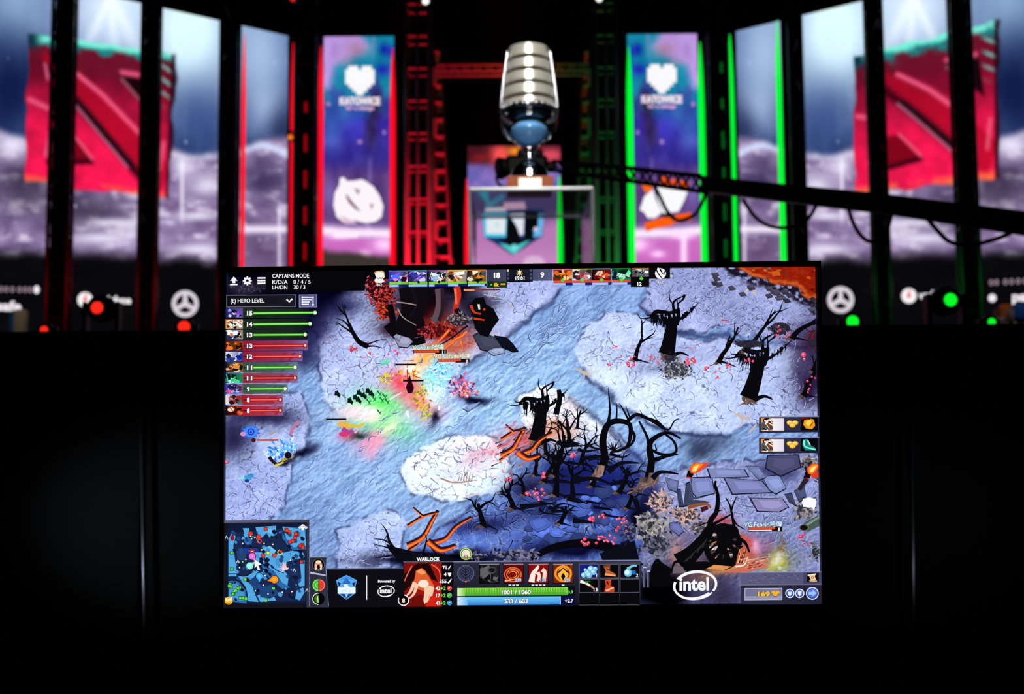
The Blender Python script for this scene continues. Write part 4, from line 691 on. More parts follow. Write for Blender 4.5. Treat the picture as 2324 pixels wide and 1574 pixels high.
def sq(u, v, c, s=3.4): x, y = mp_(u, v); a.rect(x - s - 1, y - s - 1, x + s + 1, y + s + 1, (10, 10, 20)); a.rect(x - s, y - s, x + s, y + s, c)
def dt(u, v, c, r=2.6): x, y = mp_(u, v); a.disc(x, y, r + 1, (8, 8, 16)); a.disc(x, y, r, c)
RD, GN = (236, 60, 46), (100, 226, 70)
for u, v in ((49, 7), (75, 8), (79, 11), (76, 9), (86, 18), (89, 14), (87, 13), (80, 23), (83, 22), (95, 27), (93, 28), (96, 30), (94, 48)): sq(u, v, RD)
for u, v in ((6, 37), (6, 57), (4, 76), (5, 79), (3, 78), (16, 80), (14, 81), (9, 86), (11, 84), (8, 88), (20, 93), (17, 93), (24, 94), (49, 96), (23, 70)): sq(u, v, GN, 3)
for u, v in ((30, 13), (40, 17), (32, 35)): dt(u, v, RD, 5)
x, y = mp_(41, 22); a.ring(x, y, 5.5, 2, RD); x, y = mp_(7, 18); a.disc(x, y, 4, (150, 20, 30), ry=7)
for u, v in ((30, 16), (35, 18), (20, 25), (47, 25), (58, 26), (44, 33), (24, 45), (16, 55), (80, 46), (77, 56), (48, 65), (46, 77), (36, 84), (52, 88), (70, 86), (82, 85), (31, 19), (32, 35)): dt(u, v, (250, 246, 240), 1.7)
for u, v in ((52, 37), (46, 40), (60, 40)): dt(u, v, rm.choice((RD, GN, (200, 230, 80))), 4)
x, y = mp_(67, 36); a.ring(x, y, 6, 2, (210, 226, 70)); dt(68, 35, RD, 3); dt(20, 48, GN, 2); dt(59, 81, GN, 3.2)
def pin(u, v, du, dv, c, r=8):
    x, y = mp_(u, v); a.disc(x, y, r + 1.4, (20, 24, 60)); a.disc(x, y, r, c); L = math.hypot(du, dv); dx, dy = du / L, dv / L; a.poly([(x - dy * r * .85, y + dx * r * .85), (x + dx * r * 1.9, y + dy * r * 1.9), (x + dy * r * .85, y - dx * r * .85)], c); a.disc(x, y, r * .45, np.minimum(np.array(c, float) * 1.15 + 8, 255))
pin(32, 41, 2, 3, (236, 110, 214), 7.5); pin(29, 53, 1, -.8, (150, 240, 226), 8); pin(41, 66, 0, 2, (70, 176, 246), 7.5); pin(60, 70, -2, .3, (250, 146, 30), 8.5)
a.poly([mp_(35, 45), mp_(44, 51), mp_(40, 52), mp_(42, 58), mp_(39, 58), mp_(37.5, 53), mp_(35, 56)], WH)
for k in range(7): t = 2.4 + k * .36; x, y = mp_(75, 56); a.stroke([(x, y), (x + 17 * math.cos(t), y + 15 * math.sin(t))], 3.4, .6, (255, 214, 226) if k < 5 else (220, 250, 255))
a.stroke([mp_(71, 49), mp_(76, 58)], 4, 6, (246, 120, 140)); a.stroke([mp_(71, 49), mp_(76, 58)], 2, 3, (255, 226, 226))
x, y = mp_(96, 4); a.disc(x, y, 5, WH); a.disc(x, y + 5, 3.4, WH); a.disc(x - 7, y + 2, 3, (220, 220, 230)); a.disc(x + 7, y + 2, 3, (220, 220, 230)); a.disc(x - 2, y, 1, (10, 10, 20)); a.disc(x + 2, y, 1, (10, 10, 20))
a.disc(522, 1360, 9, (246, 190, 40)); a.poly([(513, 1352), (520, 1358), (531, 1350), (528, 1360), (516, 1360)], (250, 236, 220)); a.stroke([(515, 1366), (529, 1366)], 3, 2, (200, 120, 20))
for u, v in ((-.5, 17), (101, 83), (14, 47), (85, 58)): x, y = mp_(u, v); a.stroke([(x - 3, y + 4), (x, y - 3), (x + 3, y + 4)], 2, 2, (226, 230, 236), smooth=False)
a.build('minimap', G_EMIT, screen)
# narrow column of round buttons beside the map
a = new_art(); a.poly([(705, 1261), (743, 1260), (741, 1290), (745, 1340), (748, 1377), (705, 1377)], (46, 47, 64)); a.rect(705, 1260.5, 744, 1262.5, (150, 152, 180)); a.stroke([(706, 1297), (741, 1303)], 4, 3, (190, 192, 210), smooth=False)
for y, r in ((1279, 14.5), (1325, 14.5), (1356, 14)): a.disc(724.6, y, r, (6, 6, 9))
a.ring(724.6, 1279, 14, 1, (120, 110, 100)); a.disc(724.6, 1280, 9, (190, 120, 90), ry=10); a.disc(724.6, 1273, 6, (246, 226, 190), ry=4); a.disc(719, 1284, 3, (240, 210, 190), ry=7); a.disc(730, 1284, 3, (240, 210, 190), ry=7); a.disc(724.6, 1284, 4, (40, 16, 12), ry=5)
a.disc(724.6, 1325, 12, (70, 180, 60), a0=math.pi / 2, a1=1.5 * math.pi); a.disc(726, 1325, 12, (226, 60, 44), a0=-math.pi / 2, a1=.5 * math.pi); a.ring(724.6, 1325, 13.4, 2.4, (130, 246, 120), a0=math.pi / 2, a1=1.5 * math.pi); a.ring(726, 1325, 13.4, 2.4, (255, 110, 90), a0=-math.pi / 2, a1=.5 * math.pi); a.ring(724, 1325, 6, 1.4, (150, 246, 130), a0=math.pi / 2, a1=1.5 * math.pi)
a.disc(724.6, 1356, 9, (90, 150, 40), a0=math.pi / 2, a1=1.5 * math.pi); a.ring(724.6, 1356, 13.6, 1.8, (236, 246, 236), a0=math.pi / 2, a1=1.5 * math.pi); a.stroke([(720, 1364), (718, 1356), (722, 1348)], 3, 2, (40, 100, 20)); a.stroke([(723, 1350), (724, 1364)], 2, 2, (220, 246, 150))
a.build('map_buttons', G_EMIT, screen)
# sponsor strip
a = new_art(); a.poly([(743, 1289), (917, 1287), (917, 1377), (749, 1377), (745, 1340)], (15, 14, 20)); a.rect(743, 1287.5, 917, 1290, (70, 68, 86))
SH = (60, 150, 230)
a.poly([(788, 1302), (812, 1314), (807, 1332), (806, 1345), (788, 1358), (770, 1345), (769, 1332), (764.5, 1314)], (96, 170, 240)); a.poly([(788, 1304), (809, 1315), (788, 1312), (768, 1315)], SH); a.poly([(788, 1308), (798, 1321), (788, 1324), (778, 1321)], (40, 110, 200)); a.poly([(767, 1317), (776, 1321), (771, 1328)], (16, 40, 90)); a.poly([(809.5, 1317), (800, 1321), (805, 1328)], (16, 40, 90)); a.poly([(774, 1345), (802, 1345), (788, 1356)], (24, 60, 120)); a.poly([(784, 1345), (792, 1345), (788, 1354)], (150, 210, 250)); a.rect(768, 1330, 808.5, 1344, (236, 246, 255)); a.text('ESL', 788, 1328.5, 7.5, WH, .06, 'c'); a.text('ONE', 776, 1340, 6, (200, 226, 246), .03)
a.rect(832.4, 1303.5, 834.8, 1358, (236, 236, 240), sl=0); a.text('Powered by', 878.7, 1319, 9, WH, .03, 'c', width=39)
def intel(a, cx, cy, rx, ry, size, w):
    a.ring(cx, cy, rx, w, WH, ry=ry, a0=-2.5, a1=.62, n=40, rot=-.12, w1=w * .8); a.ring(cx - rx * .01, cy, rx, w * .5, WH, ry=ry, a0=.72, a1=3.55, n=40, rot=-.12, w1=w * .9); a.ring(cx, cy + ry * .02, rx, w * 1.3, WH, ry=ry, a0=.85, a1=2.5, n=30, rot=-.12, w1=w * .7)
    a.text('intel', cx - rx * .05, cy + ry * .34, size, WH, .03, 'c', width=rx * 1.34)
intel(a, 877.7, 1338.5, 19.5, 13, 16, 2.4)
a.build('sponsor_strip', G_EMIT, screen)
# selected unit: portrait, figures, abilities, bars and items
a = new_art()
a.rect(1029, 1271, 1452, 1377.5, (44, 45, 66), (16, 16, 24), True); a.rect(1029, 1271, 1452, 1273.5, (126, 128, 160)); a.rect(916.7, 1272.5, 1029.6, 1376, (12, 10, 13)); a.rect(916.7, 1271.5, 1030, 1274, (90, 90, 110))
a.rect(918, 1275, 1003, 1375, (120, 16, 12), (190, 28, 18)); a.poly([(918, 1300), (944, 1278), (990, 1276), (976, 1300), (940, 1318), (918, 1340)], (34, 8, 10)); a.poly([(958, 1276), (1003, 1276), (1003, 1322), (985, 1300)], (150, 24, 16)); a.poly([(945, 1276), (975, 1276), (995, 1318), (980, 1312), (966, 1286)], (24, 8, 10))
a.poly([(942, 1310), (945, 1292), (958, 1286), (966, 1292), (976, 1310), (985, 1325), (975, 1340), (950, 1335), (935, 1330)], (226, 96, 50)); a.poly([(945, 1295), (957, 1288), (968, 1297), (960, 1302)], (250, 160, 90)); a.disc(962, 1322, 12, (250, 232, 214), ry=9)
for p in ([(942, 1318), (932, 1340), (920, 1352)], [(948, 1322), (940, 1345), (928, 1356)], [(975, 1326), (972, 1350), (962, 1370)], [(982, 1328), (978, 1352), (968, 1364)], [(968, 1330), (966, 1350), (960, 1372)]): a.stroke(p, 9, 2, (246, 206, 176))
for p in ([(936, 1282), (926, 1300), (919, 1316)], [(980, 1278), (996, 1290), (1002, 1312)]): a.stroke(p, 3, 2, (240, 110, 90))
a.poly([(918, 1375), (930, 1356), (958, 1345), (966, 1375)], (110, 14, 10)); a.poly([(966, 1375), (978, 1350), (1003, 1345), (1003, 1375)], (214, 36, 22)); a.text('WARLOCK', 973, 1270, 10.5, WH, .045, 'c', width=53, outline=(20, 18, 26))
for t, y, c in (('71', 1289, WH), ('4', 1304.5, WH), ('355', 1320, WH), ('42', 1336, WH), ('17', 1352, WH), ('43', 1369, WH)):
    e = 1014 if y < 1330 else 1000
    a.text(t, e, y, 11, c, .03, 'r', outline=(10, 8, 8))
    if y > 1330: a.text('+2', 1000.5, y, 11, (110, 236, 90), .03, 'l', outline=(10, 8, 8))
a.stroke([(1018, 1289), (1024, 1281)], 3, 1.5, WH); a.poly([(1017, 1297), (1025, 1297), (1024, 1303), (1021, 1306), (1018, 1303)], WH); a.stroke([(1017, 1320), (1021, 1317), (1025, 1311)], 4, 2, WH)
for y, c in ((1332, (214, 50, 30)), (1348, (60, 170, 60)), (1365, (50, 130, 210))): a.disc(1020.8, y, 5.4, np.minimum(np.array(c) * 1.3 + 20, 255)); a.disc(1020.8, y, 4.2, c); a.stroke([(1018, y + 1), (1023, y - 2)], 1.6, 1.2, (240, 240, 240))
a.disc(917, 1359, 13, (10, 8, 10)); a.ring(917, 1359, 12.6, 2, WH, a0=-1.4, a1=3.6); a.text('8', 917, 1363.5, 12, (255, 226, 200), .05, 'c')
a.disc(1057.5, 1298.5, 20.5, (20, 22, 34)); a.disc(1057.5, 1298.5, 19.5, (92, 96, 128)); a.disc(1057.5, 1298.5, 17.5, (56, 60, 88)); a.stroke([(1057.5, 1284), (1057.5, 1317)], 1.6, 2.4, (16, 18, 28))
for k in range(4):
    for s in (-1, 1): a.stroke([(1057.5, 1310 - k * 6.5), (1057.5 + s * 7, 1305 - k * 6.5), (1057.5 + s * (14 - abs(k - 1.2) * 2), 1298 - k * 5.4)], 1.8, 1.2, (16, 18, 28))
a.disc(1057.5, 1317, 2, (236, 120, 60))
ab = ((1089, (('dark'),)), (1144, 0), (1200, 0), (1255.6, 0))
for x, cs, sd in ((1089, ((10, 10, 12), (60, 60, 62), (30, 30, 32), (96, 96, 98)), 5), (1144, ((90, 12, 10), (190, 30, 20), (246, 120, 60), (70, 6, 8)), 9), (1200, ((140, 16, 18), (190, 24, 20), (90, 8, 10)), 3), (1255.6, ((120, 40, 8), (250, 170, 40), (240, 110, 20), (255, 226, 120)), 4)):
    a.rect(x - 1.5, 1276, x + 45, 1322, (8, 8, 11)); a.rect(x - .5, 1277, x + 44, 1278.4, (170, 170, 190)); a.rect(x, 1278.5, x + 43.5, 1320, cs[0])
    cx, cy = x + 22, 1299
    if x == 1089: swirl_icon(a, x + 1, 1279, x + 43, 1319, cs, 5, 9); a.disc(cx + 6, cy - 8, 10, (70, 70, 72), ry=8); a.disc(cx + 6, cy - 8, 7, (20, 20, 22), ry=5)
    if x == 1144:
        for k, r in enumerate((20, 15, 10)): a.ring(cx - 2, cy + 2, r, 2.6, (246, 100 + 20 * k, 60), ry=r * .85)
        a.disc(cx - 4, cy + 3, 8, (120, 12, 12), ry=6); a.stroke([(x + 2, 1316), (x + 20, 1312)], 4, 2, (240, 180, 150))
    if x == 1200:
        a.stroke([(x + 6, 1318), (x + 10, 1300), (x + 18, 1288), (x + 22, 1281)], 14, 4, (255, 236, 226)); a.stroke([(x + 20, 1296), (x + 24, 1306), (x + 20, 1316)], 9, 6, (255, 226, 214)); a.stroke([(x + 30, 1290), (x + 36, 1296), (x + 34, 1314)], 10, 8, (250, 214, 200)); a.stroke([(x + 14, 1300), (x + 20, 1304)], 2, 2, (150, 20, 20))
    if x > 1250:
        a.ring(cx, cy, 20, 5, (250, 150, 40), ry=19); a.disc(cx, cy, 12, (250, 190, 70), ry=14); a.poly([(cx, cy - 2), (cx + 5, cy + 6), (cx, cy + 16), (cx - 5, cy + 6)], (20, 6, 6)); a.stroke([(cx - 12, cy - 2), (cx - 5, cy - 8), (cx, cy - 13)], 4, 2, (60, 16, 8)); a.stroke([(cx + 12, cy - 2), (cx + 5, cy - 8), (cx, cy - 13)], 4, 2, (60, 16, 8))
    n = {1089: 0, 1144: 3, 1200: 4, 1255.6: 1}[x]
    for k in range(n): a.rect(cx - n * 4.2 + k * 8.4 + 1, 1323.5, cx - n * 4.2 + k * 8.4 + 7, 1326.3, (226, 226, 234))
for t, x in (('230', 1183), ('130', 1239), ('250', 1294)): a.text(t, x, 1316.5, 9.5, (196, 226, 255), .03, 'r', outline=(20, 20, 60))
a.rect(1037, 1329.5, 1304, 1350.4, (6, 14, 6)); a.rect(1038.5, 1331.6, 1288.6, 1349.6, (150, 226, 70), (64, 160, 40), True); a.rect(1038.5, 1331.6, 1056, 1349.6, (226, 255, 190), (120, 200, 64))
for k in range(40): x = 1058 + k * 5.75; a.rect(x, 1332.6 - .008 * (x - 1038), x + 2.2, 1349 - .008 * (x - 1038), (72, 170, 46), (80, 176, 50))
a.rect(1037, 1350.8, 1304, 1371.5, (12, 14, 66)); a.rect(1038.5, 1352, 1272, 1370.4, (110, 200, 250), (50, 130, 214), True); a.rect(1038.5, 1352, 1062, 1370.4, (214, 240, 255), (100, 186, 244)); a.rect(1270.5, 1350.2, 1272, 1368.6, (190, 230, 255))
a.text('1001 / 1060', 1171.5, 1345, 12.5, WH, .035, 'c', width=66, outline=(30, 70, 26)); a.text('533 / 603', 1171, 1365, 12.5, WH, .035, 'c', width=53, outline=(24, 60, 110)); a.text('+3.9', 1300, 1343.5, 9.5, (120, 230, 110), .03, 'r'); a.text('+2.7', 1300.5, 1363.5, 10.5, WH, .03, 'r')
a.rect(1311.4, 1272.6, 1453, 1373, (54, 55, 76), (22, 22, 30), True)
cols_ = (1315, 1361, 1407); rws = ((1278.5, 1308), (1312, 1341), (1346, 1369))
for r, (ya, yb) in enumerate(rws):
    for c, xa in enumerate(cols_):
        a.rect(xa - 1, ya - 1.6, xa + 42.6, yb + 1.6, (92, 94, 116) if r < 2 else (70, 70, 84)); a.rect(xa, ya, xa + 42, yb, (9, 9, 12))
        if r == 2: a.rect(xa - 1, ya - 3, xa + 43, yb - .4, (9, 9, 12))
a.rect(1315, 1278.5, 1357, 1307.6, (24, 34, 140), (16, 24, 90))
for x, y, r in ((1324, 1302, 6), (1332, 1296, 7), (1340, 1288, 7), (1346, 1295, 7), (1336, 1302, 7), (1328, 1291, 4), (1350, 1288, 5)): a.disc(x, y, r, (120, 190, 226)); a.disc(x - 1.5, y - 1.5, r * .55, (190, 236, 250))
a.text('1', 1354, 1306, 10, WH, .03, 'r'); a.poly([(1368, 1281), (1384, 1280), (1382, 1292), (1396, 1300), (1398, 1305), (1372, 1304), (1374, 1292)], (190, 100, 56)); a.rect(1368, 1281, 1384, 1285, (120, 56, 30)); a.stroke([(1372, 1300), (1396, 1304)], 4, 3, (246, 170, 110)); a.stroke([(1374, 1288), (1384, 1290)], 2, 2, (80, 36, 20))
a.disc(1424, 1297, 9, (110, 200, 230)); a.disc(1422, 1296, 5.5, (220, 246, 250)); a.stroke([(1422, 1288), (1436, 1281), (1444, 1282)], 6, 3, (120, 200, 214)); a.disc(1437, 1296, 5, (30, 110, 190)); a.text('2', 1447, 1306, 10, WH, .03, 'r')
a.stroke([(1316, 1316), (1332, 1322), (1346, 1332)], 7, 3, (246, 240, 226)); a.stroke([(1328, 1318), (1340, 1316)], 6, 1, (20, 110, 60)); a.stroke([(1338, 1326), (1348, 1334)], 4, 2, (190, 120, 70)); a.text('13', 1355, 1339, 11, WH, .03, 'r')
a.poly([(1372, 1314), (1386, 1312), (1386, 1326), (1394, 1334), (1392, 1341), (1370, 1340), (1374, 1326)], (206, 70, 36)); a.stroke([(1374, 1338), (1392, 1330)], 4, 3, (250, 190, 150)); a.stroke([(1376, 1316), (1380, 1324)], 4, 2, (60, 16, 12))
for x in (1458, 1467): a.rect(x, 1284 + (x - 1458), x + 5.4, 1330, (110, 116, 150), (30, 32, 44)); a.rect(x, 1283 + (x - 1458), x + 7, 1286 + (x - 1458), (190, 196, 220))
a.disc(1058, 1254.5, 14.5, (30, 70, 20)); a.disc(1058, 1254.5, 13.4, (190, 230, 110)); a.disc(1058, 1254.5, 11.4, (40, 60, 20)); a.disc(1058, 1254.5, 10, (236, 232, 206)); a.disc(1058, 1260, 7, (120, 40, 30), ry=3.6)
for k in range(4): a.stroke([(1052 + k * 4, 1257), (1052 + k * 4, 1262)], 2, 1, (236, 226, 206))
a.build('unit_panel', G_EMIT, screen)
# notices of bought items, right edge
for yb, item in ((943, 0), (990, 1)):
    a = new_art(); a.rect(1720, yb + 1, 1859, yb + 38, (52, 53, 84), (40, 41, 66)); a.rect(1720, yb + 1, 1859, yb + 3, (150, 152, 190)); a.rect(1720, yb + 36, 1859, yb + 38, (30, 30, 48)); swirl_icon(a, 1725, yb + 5, 1777, yb + 34, PORTRAIT['blonde'], 31, 9); a.rect(1752, yb + 6, 1776, yb + 33, (246, 240, 246), (226, 222, 236))
    for dx, dy in ((-6, -3), (6, -3), (0, 3)): a.disc(1795.5 + dx, yb + 19 + dy, 7.6, (120, 70, 16), ry=5.4); a.disc(1795.5 + dx, yb + 18 + dy, 7, (246, 190, 60), ry=4.8); a.disc(1794.5 + dx, yb + 17 + dy, 4, (255, 226, 130), ry=2.4)
    a.rect(1814.5, yb + 4, 1853, yb + 33, (8, 9, 12))
    if item == 0: a.poly([(1820, yb + 20), (1822, yb + 10), (1834, yb + 6), (1844, yb + 8), (1847, yb + 22), (1840, yb + 30), (1826, yb + 28)], (240, 160, 30)); a.poly([(1824, yb + 16), (1834, yb + 9), (1840, yb + 14), (1832, yb + 24)], (255, 214, 80)); a.stroke([(1836, yb + 22), (1843, yb + 14)], 3, 1, (150, 70, 10)); a.rect(1815, yb + 4, 1836, yb + 8, (130, 20, 16), (20, 6, 8))
    else: a.poly([(1820, yb + 6), (1830, yb + 5), (1834, yb + 18), (1846, yb + 24), (1850, yb + 31), (1824, yb + 31), (1818, yb + 18)], (30, 130, 120)); a.stroke([(1822, yb + 8), (1824, yb + 22), (1848, yb + 29)], 4, 3, (130, 246, 220)); a.stroke([(1830, yb + 8), (1836, yb + 20)], 3, 2, (190, 255, 240))
    a.build('purchase_notice', G_EMIT, screen)
# large logo and shop corner, bottom right
a = new_art(); intel(a, 1576, 1325, 50, 33, 41, 6.5); a.build('sponsor_logo', G_EMIT, screen)
a = new_art(); a.rect(1679, 1295.5, 1862, 1323, (92, 92, 126), (84, 84, 120)); a.rect(1679, 1295.5, 1862, 1297.5, (140, 140, 176)); a.rect(1820, 1296, 1862, 1322, (66, 68, 104))
for k in range(30): x = random.Random(k).uniform(1684, 1810); a.stroke([(x, 1302 + k % 5 * 4), (x + 6, 1303 + k % 5 * 4)], 2, 1, random.Random(k + 50).choice(((120, 110, 140), (70, 70, 104), (130, 96, 110))))
a.rect(1828, 1298, 1855, 1318, (12, 10, 12)); a.poly([(1832, 1302), (1848, 1300), (1846, 1305), (1849, 1313), (1838, 1316), (1836, 1310)], (240, 206, 160)); a.stroke([(1830, 1303), (1849, 1300)], 3, 3, (250, 226, 190)); a.stroke([(1834, 1315), (1851, 1316)], 3, 3, (226, 180, 130)); a.ring(1841, 1308, 3, 1, (120, 70, 40))
a.rect(1679, 1325, 1862, 1367, (44, 45, 66), (34, 35, 54)); a.rect(1679, 1323, 1862, 1325.6, (110, 110, 136)); a.rect(1687.5, 1332, 1772.5, 1359, (190, 190, 214)); a.rect(1689, 1333.5, 1771, 1357.5, (112, 112, 148), (130, 130, 164)); a.rect(1689, 1350, 1771, 1357.5, (146, 146, 178), (156, 156, 188))
a.text('169', 1731, 1350, 14.5, (250, 196, 60), .045, 'c', width=28, outline=(70, 44, 16))
for dx, dy in ((-4, -2), (5, -2), (0, 3)): a.disc(1757 + dx, 1344 + dy, 5.6, (90, 50, 16), ry=4.2); a.disc(1757 + dx, 1343.4 + dy, 5, (246, 180, 50), ry=3.6)
for x, r in ((1789.7, 10.4), (1812, 10.4), (1840.5, 14.4)): a.disc(x, 1343.6, r + 1, (20, 24, 50)); a.disc(x, 1343.6, r, (236, 240, 250)); a.disc(x, 1343.6, r - 2, (60, 80, 170)); a.disc(x, 1342, r - 4, (90, 116, 214))
a.poly([(1785, 1340), (1794, 1340), (1793, 1347), (1789.7, 1350), (1786, 1347)], (226, 232, 250)); a.poly([(1807.5, 1338.5), (1816.5, 1338), (1815.5, 1346), (1812, 1350), (1808.5, 1346)], (236, 240, 252)); a.poly([(1832, 1340.5), (1841, 1340), (1841, 1335), (1850, 1343), (1841, 1351), (1841, 1346.5), (1832, 1347)], (150, 200, 255))
a.build('shop_panel', G_EMIT, screen)
# ================================================================== the stage behind
BLK = mat('black_paint', (5, 5, 6), 0.7, spec=0.15, noise=0.4, nscale=60)
TRUSS = mat('black_steel', (30, 30, 32), 0.38, metal=0.6, spec=0.5, noise=0.2, nscale=80)
CLOTH = mat('black_drape', (3, 3, 3), 0.95, spec=0.05, noise=0.4, nscale=120)
ALU = mat('brushed_metal', (120, 122, 128), 0.3, metal=0.9, noise=0.2, nscale=90)
LED = emit_attr('led_picture')
def structure(o, label=None):
    o['kind'] = 'structure'
    if label: o['label'] = label
    return o
def box(name, lo, hi, m, parent=None, bev=0.0):
    bm = bmesh.new(); add_box(bm, [(a + b) / 2 for a, b in zip(lo, hi)], [b - a for a, b in zip(lo, hi)], bev=bev); return from_bm(name, bm, m, parent)
XL, XR, YB = -9.5, 9.5, 18.0
structure(box('floor', (XL, -1.5, -0.1), (XR, YB, 0.0), BLK)); structure(box('wall_back', (XL, YB, 0), (XR, YB + 0.1, 11), CLOTH)); structure(box('wall_left', (XL - 0.1, -1.5, 0), (XL, YB, 11), CLOTH))
structure(box('wall_right', (XR, -1.5, 0), (XR + 0.1, YB, 11), CLOTH)); structure(box('ceiling', (XL, -1.5, 11), (XR, YB, 11.1), CLOTH))
# stage: its front edge runs just above eye level
YE = 2.5
ZS = at(1162, 745, YE).z
st = thing('stage', 'black stage riser whose straight front edge runs across behind the monitor', 'stage', (0, YE, 0))
box('deck', (-7.5, YE, ZS - 0.12), (7.5, YB - 0.2, ZS), BLK, st); box('edge_lip', (-7.5, YE - 0.03, ZS - 0.033), (7.5, YE, ZS - 0.0005), mat('edge_trim', (9, 9, 9), 0.6), st)
seams = [at(x, 1000, YE).x for x in (-560, 322, 1198, 2070, 2950)]
for a, b in zip([-7.5] + seams, seams + [7.5]): box('skirt_panel', (a + 0.008, YE + 0.012, 0), (b - 0.008, YE + 0.03, ZS - 0.035), CLOTH, st)
for x in seams:
    if abs(x - at(1198, 1000, YE).x) < 0.01: continue
    e0, e1 = (at(318.5, 775, YE - .01), at(332, 1574, YE - .01)) if x < 0 else (at(2067, 775, YE - .01), at(2072, 1574, YE - .01))
    e2 = e0 + (e1 - e0) * ((e0.z - .02) / (e0.z - e1.z)); bm = bmesh.new(); add_tube(bm, e2, e0, 0.0055, 20); from_bm('skirt_edge_pipe', bm, mat('dark_post', (70, 72, 78), 0.3, metal=0.85), st, True)
# ---- angled LED walls; positions on the wall lines
S2 = math.sqrt(1 + .49)
WL = ((-4.09, 13.95, 0), np.array((0.7, -1.0, 0)) / S2); WR = ((4.09, 13.95, 0), np.array((-0.7, -1.0, 0)) / S2)
HS = on_plane(np.array(435.0), np.array(33.0), *WL)[2]
def wall_x(side, px): return on_plane(np.array(float(px)), np.array(300.0), *(WL if side < 0 else WR))
def to_px(P):
    d = np.asarray(P) - CAM; z = d @ _f
    return 1162 + F_PX * (d @ _r) / z, 787 - F_PX * (d @ _u) / z
def emblem(x, y, c, q):
    """red stone block with a carved diagonal channel; q = the four corners"""
    tl, tr, br, bl = [np.array(p, float) for p in q]
    u = (x - (tl[0] + bl[0]) / 2) / ((tr[0] + br[0]) / 2 - (tl[0] + bl[0]) / 2)
    for _ in range(2):
        top = tl[1] + (tr[1] - tl[1]) * u; bot = bl[1] + (br[1] - bl[1]) * u; v = (y - top) / (bot - top)
        l = tl[0] + (bl[0] - tl[0]) * v; r = tr[0] + (br[0] - tr[0]) * v; u = (x - l) / (r - l)
    wob = (fbm(x / 44, y / 44, 501, 2) - .5) * .045
    e = np.maximum.reduce((-u, u - 1, -v, v - 1)) + wob; ins = sstep(.012, -.012, e)
    b = np.empty(x.shape + (3,)); b[:] = (90, 10, 32); t = sstep(0, .85, v); b = mixc(b, (255, 26, 84), t)
    b = b * (0.74 + .46 * fbm(x / 34, y / 34, 503))[..., None]
    b = mixc(b, (112, 20, 42), sstep(.24, .08, v - .12 * u) * .8)
    ch = sdpoly(u, v, [(-.05, .02), (.16, .04), (.78, .56), (1.06, .80), (1.06, 1.02), (.80, .90), (.30, .42), (-.05, .12)])
    b = mixc(b, (176, 8, 36), sstep(.02, -.02, sdpoly(u, v, [(.10, .10), (.33, .24), (.78, .58), (1.0, .78), (.92, .98), (.74, .84), (.33, .44), (.10, .2)])) * .75)
    b = mixc(b, (60, 4, 20), np.exp(-(segd(u, v, [(.12, .20), (.36, .44), (.78, .86)]) / .03) ** 2)); b = mixc(b, (30, 12, 20), np.exp(-(segd(u, v, [(.34, .40), (.74, .81)]) / .018) ** 2))
    b = mixc(b, (196, 130, 160), np.exp(-(segd(u, v, [(.30, .405), (.70, .815)]) / .010) ** 2) * .7)
    b = mixc(b, (246, 90, 130), np.exp(-(segd(u, v, [(.30, .20), (.52, .35), (.78, .58)]) / .017) ** 2))
    b = mixc(b, (24, 4, 12), sstep(.015, -.015, sdpoly(u, v, [(.62, .20), (.86, .20), (.90, .46), (.80, .38)]))); b = mixc(b, (236, 90, 130), np.exp(-(segd(u, v, [(.64, .175), (.84, .18)]) / .018) ** 2)); b = mixc(b, (150, 80, 100), np.exp(-(segd(u, v, [(.64, .22), (.82, .40)]) / .012) ** 2))
    b = mixc(b, (130, 6, 26), sstep(.02, -.02, sdpoly(u, v, [(.16, .62), (.33, .62), (.46, .80), (.16, .84)]))); b = mixc(b, (40, 2, 12), np.exp(-(segd(u, v, [(.16, .85), (.45, .81)]) / .02) ** 2)); b = mixc(b, (248, 80, 120), np.exp(-(segd(u, v, [(.31, .62), (.46, .79)]) / .013) ** 2))
    b = mixc(b, (244, 90, 130), np.exp(-(segd(u, v, [(.02, .44), (.17, .49)]) / .018) ** 2)); b = mixc(b, (236, 90, 130), np.exp(-(segd(u, v, [(.17, .64), (.14, .80)]) / .016) ** 2) * .9)
    b = mixc(b, (240, 100, 130), np.exp(-(segd(u, v, [(.94, .62), (.92, .80)]) / .016) ** 2) * .8); b = mixc(b, (240, 110, 150), np.exp(-(segd(u, v, [(.12, .19), (.14, .28)]) / .014) ** 2) * .8)
    b = mixc(b, (255, 120, 66), sstep(.93, .99, v) * sstep(.30, .62, fbm(x / 40, y / 40, 507) + .25 * (u < .3)) * .85)
    tl_ = sstep(.10, .03, v + (fbm(x / 34, y / 30, 511) - .5) * .20); b = mixc(b, (30, 130, 132), tl_); b = mixc(b, (120, 246, 220), sstep(.06, .015, v + (fbm(x / 30, y / 30, 513) - .5) * .05))
    b = mixc(b, (14, 50, 66), sstep(.14, .04, v) * sstep(.12, .02, u)); st_ = sstep(.6, .8, np.sin(v * 70 - u * 40)) * sstep(.86, .93, u) * sstep(.42, .25, v); b = mixc(b, (120, 200, 190), st_ * .8); b = mixc(b, (30, 10, 24), sstep(.955, .985, u) * .85)
    return mixc(c, b, ins)
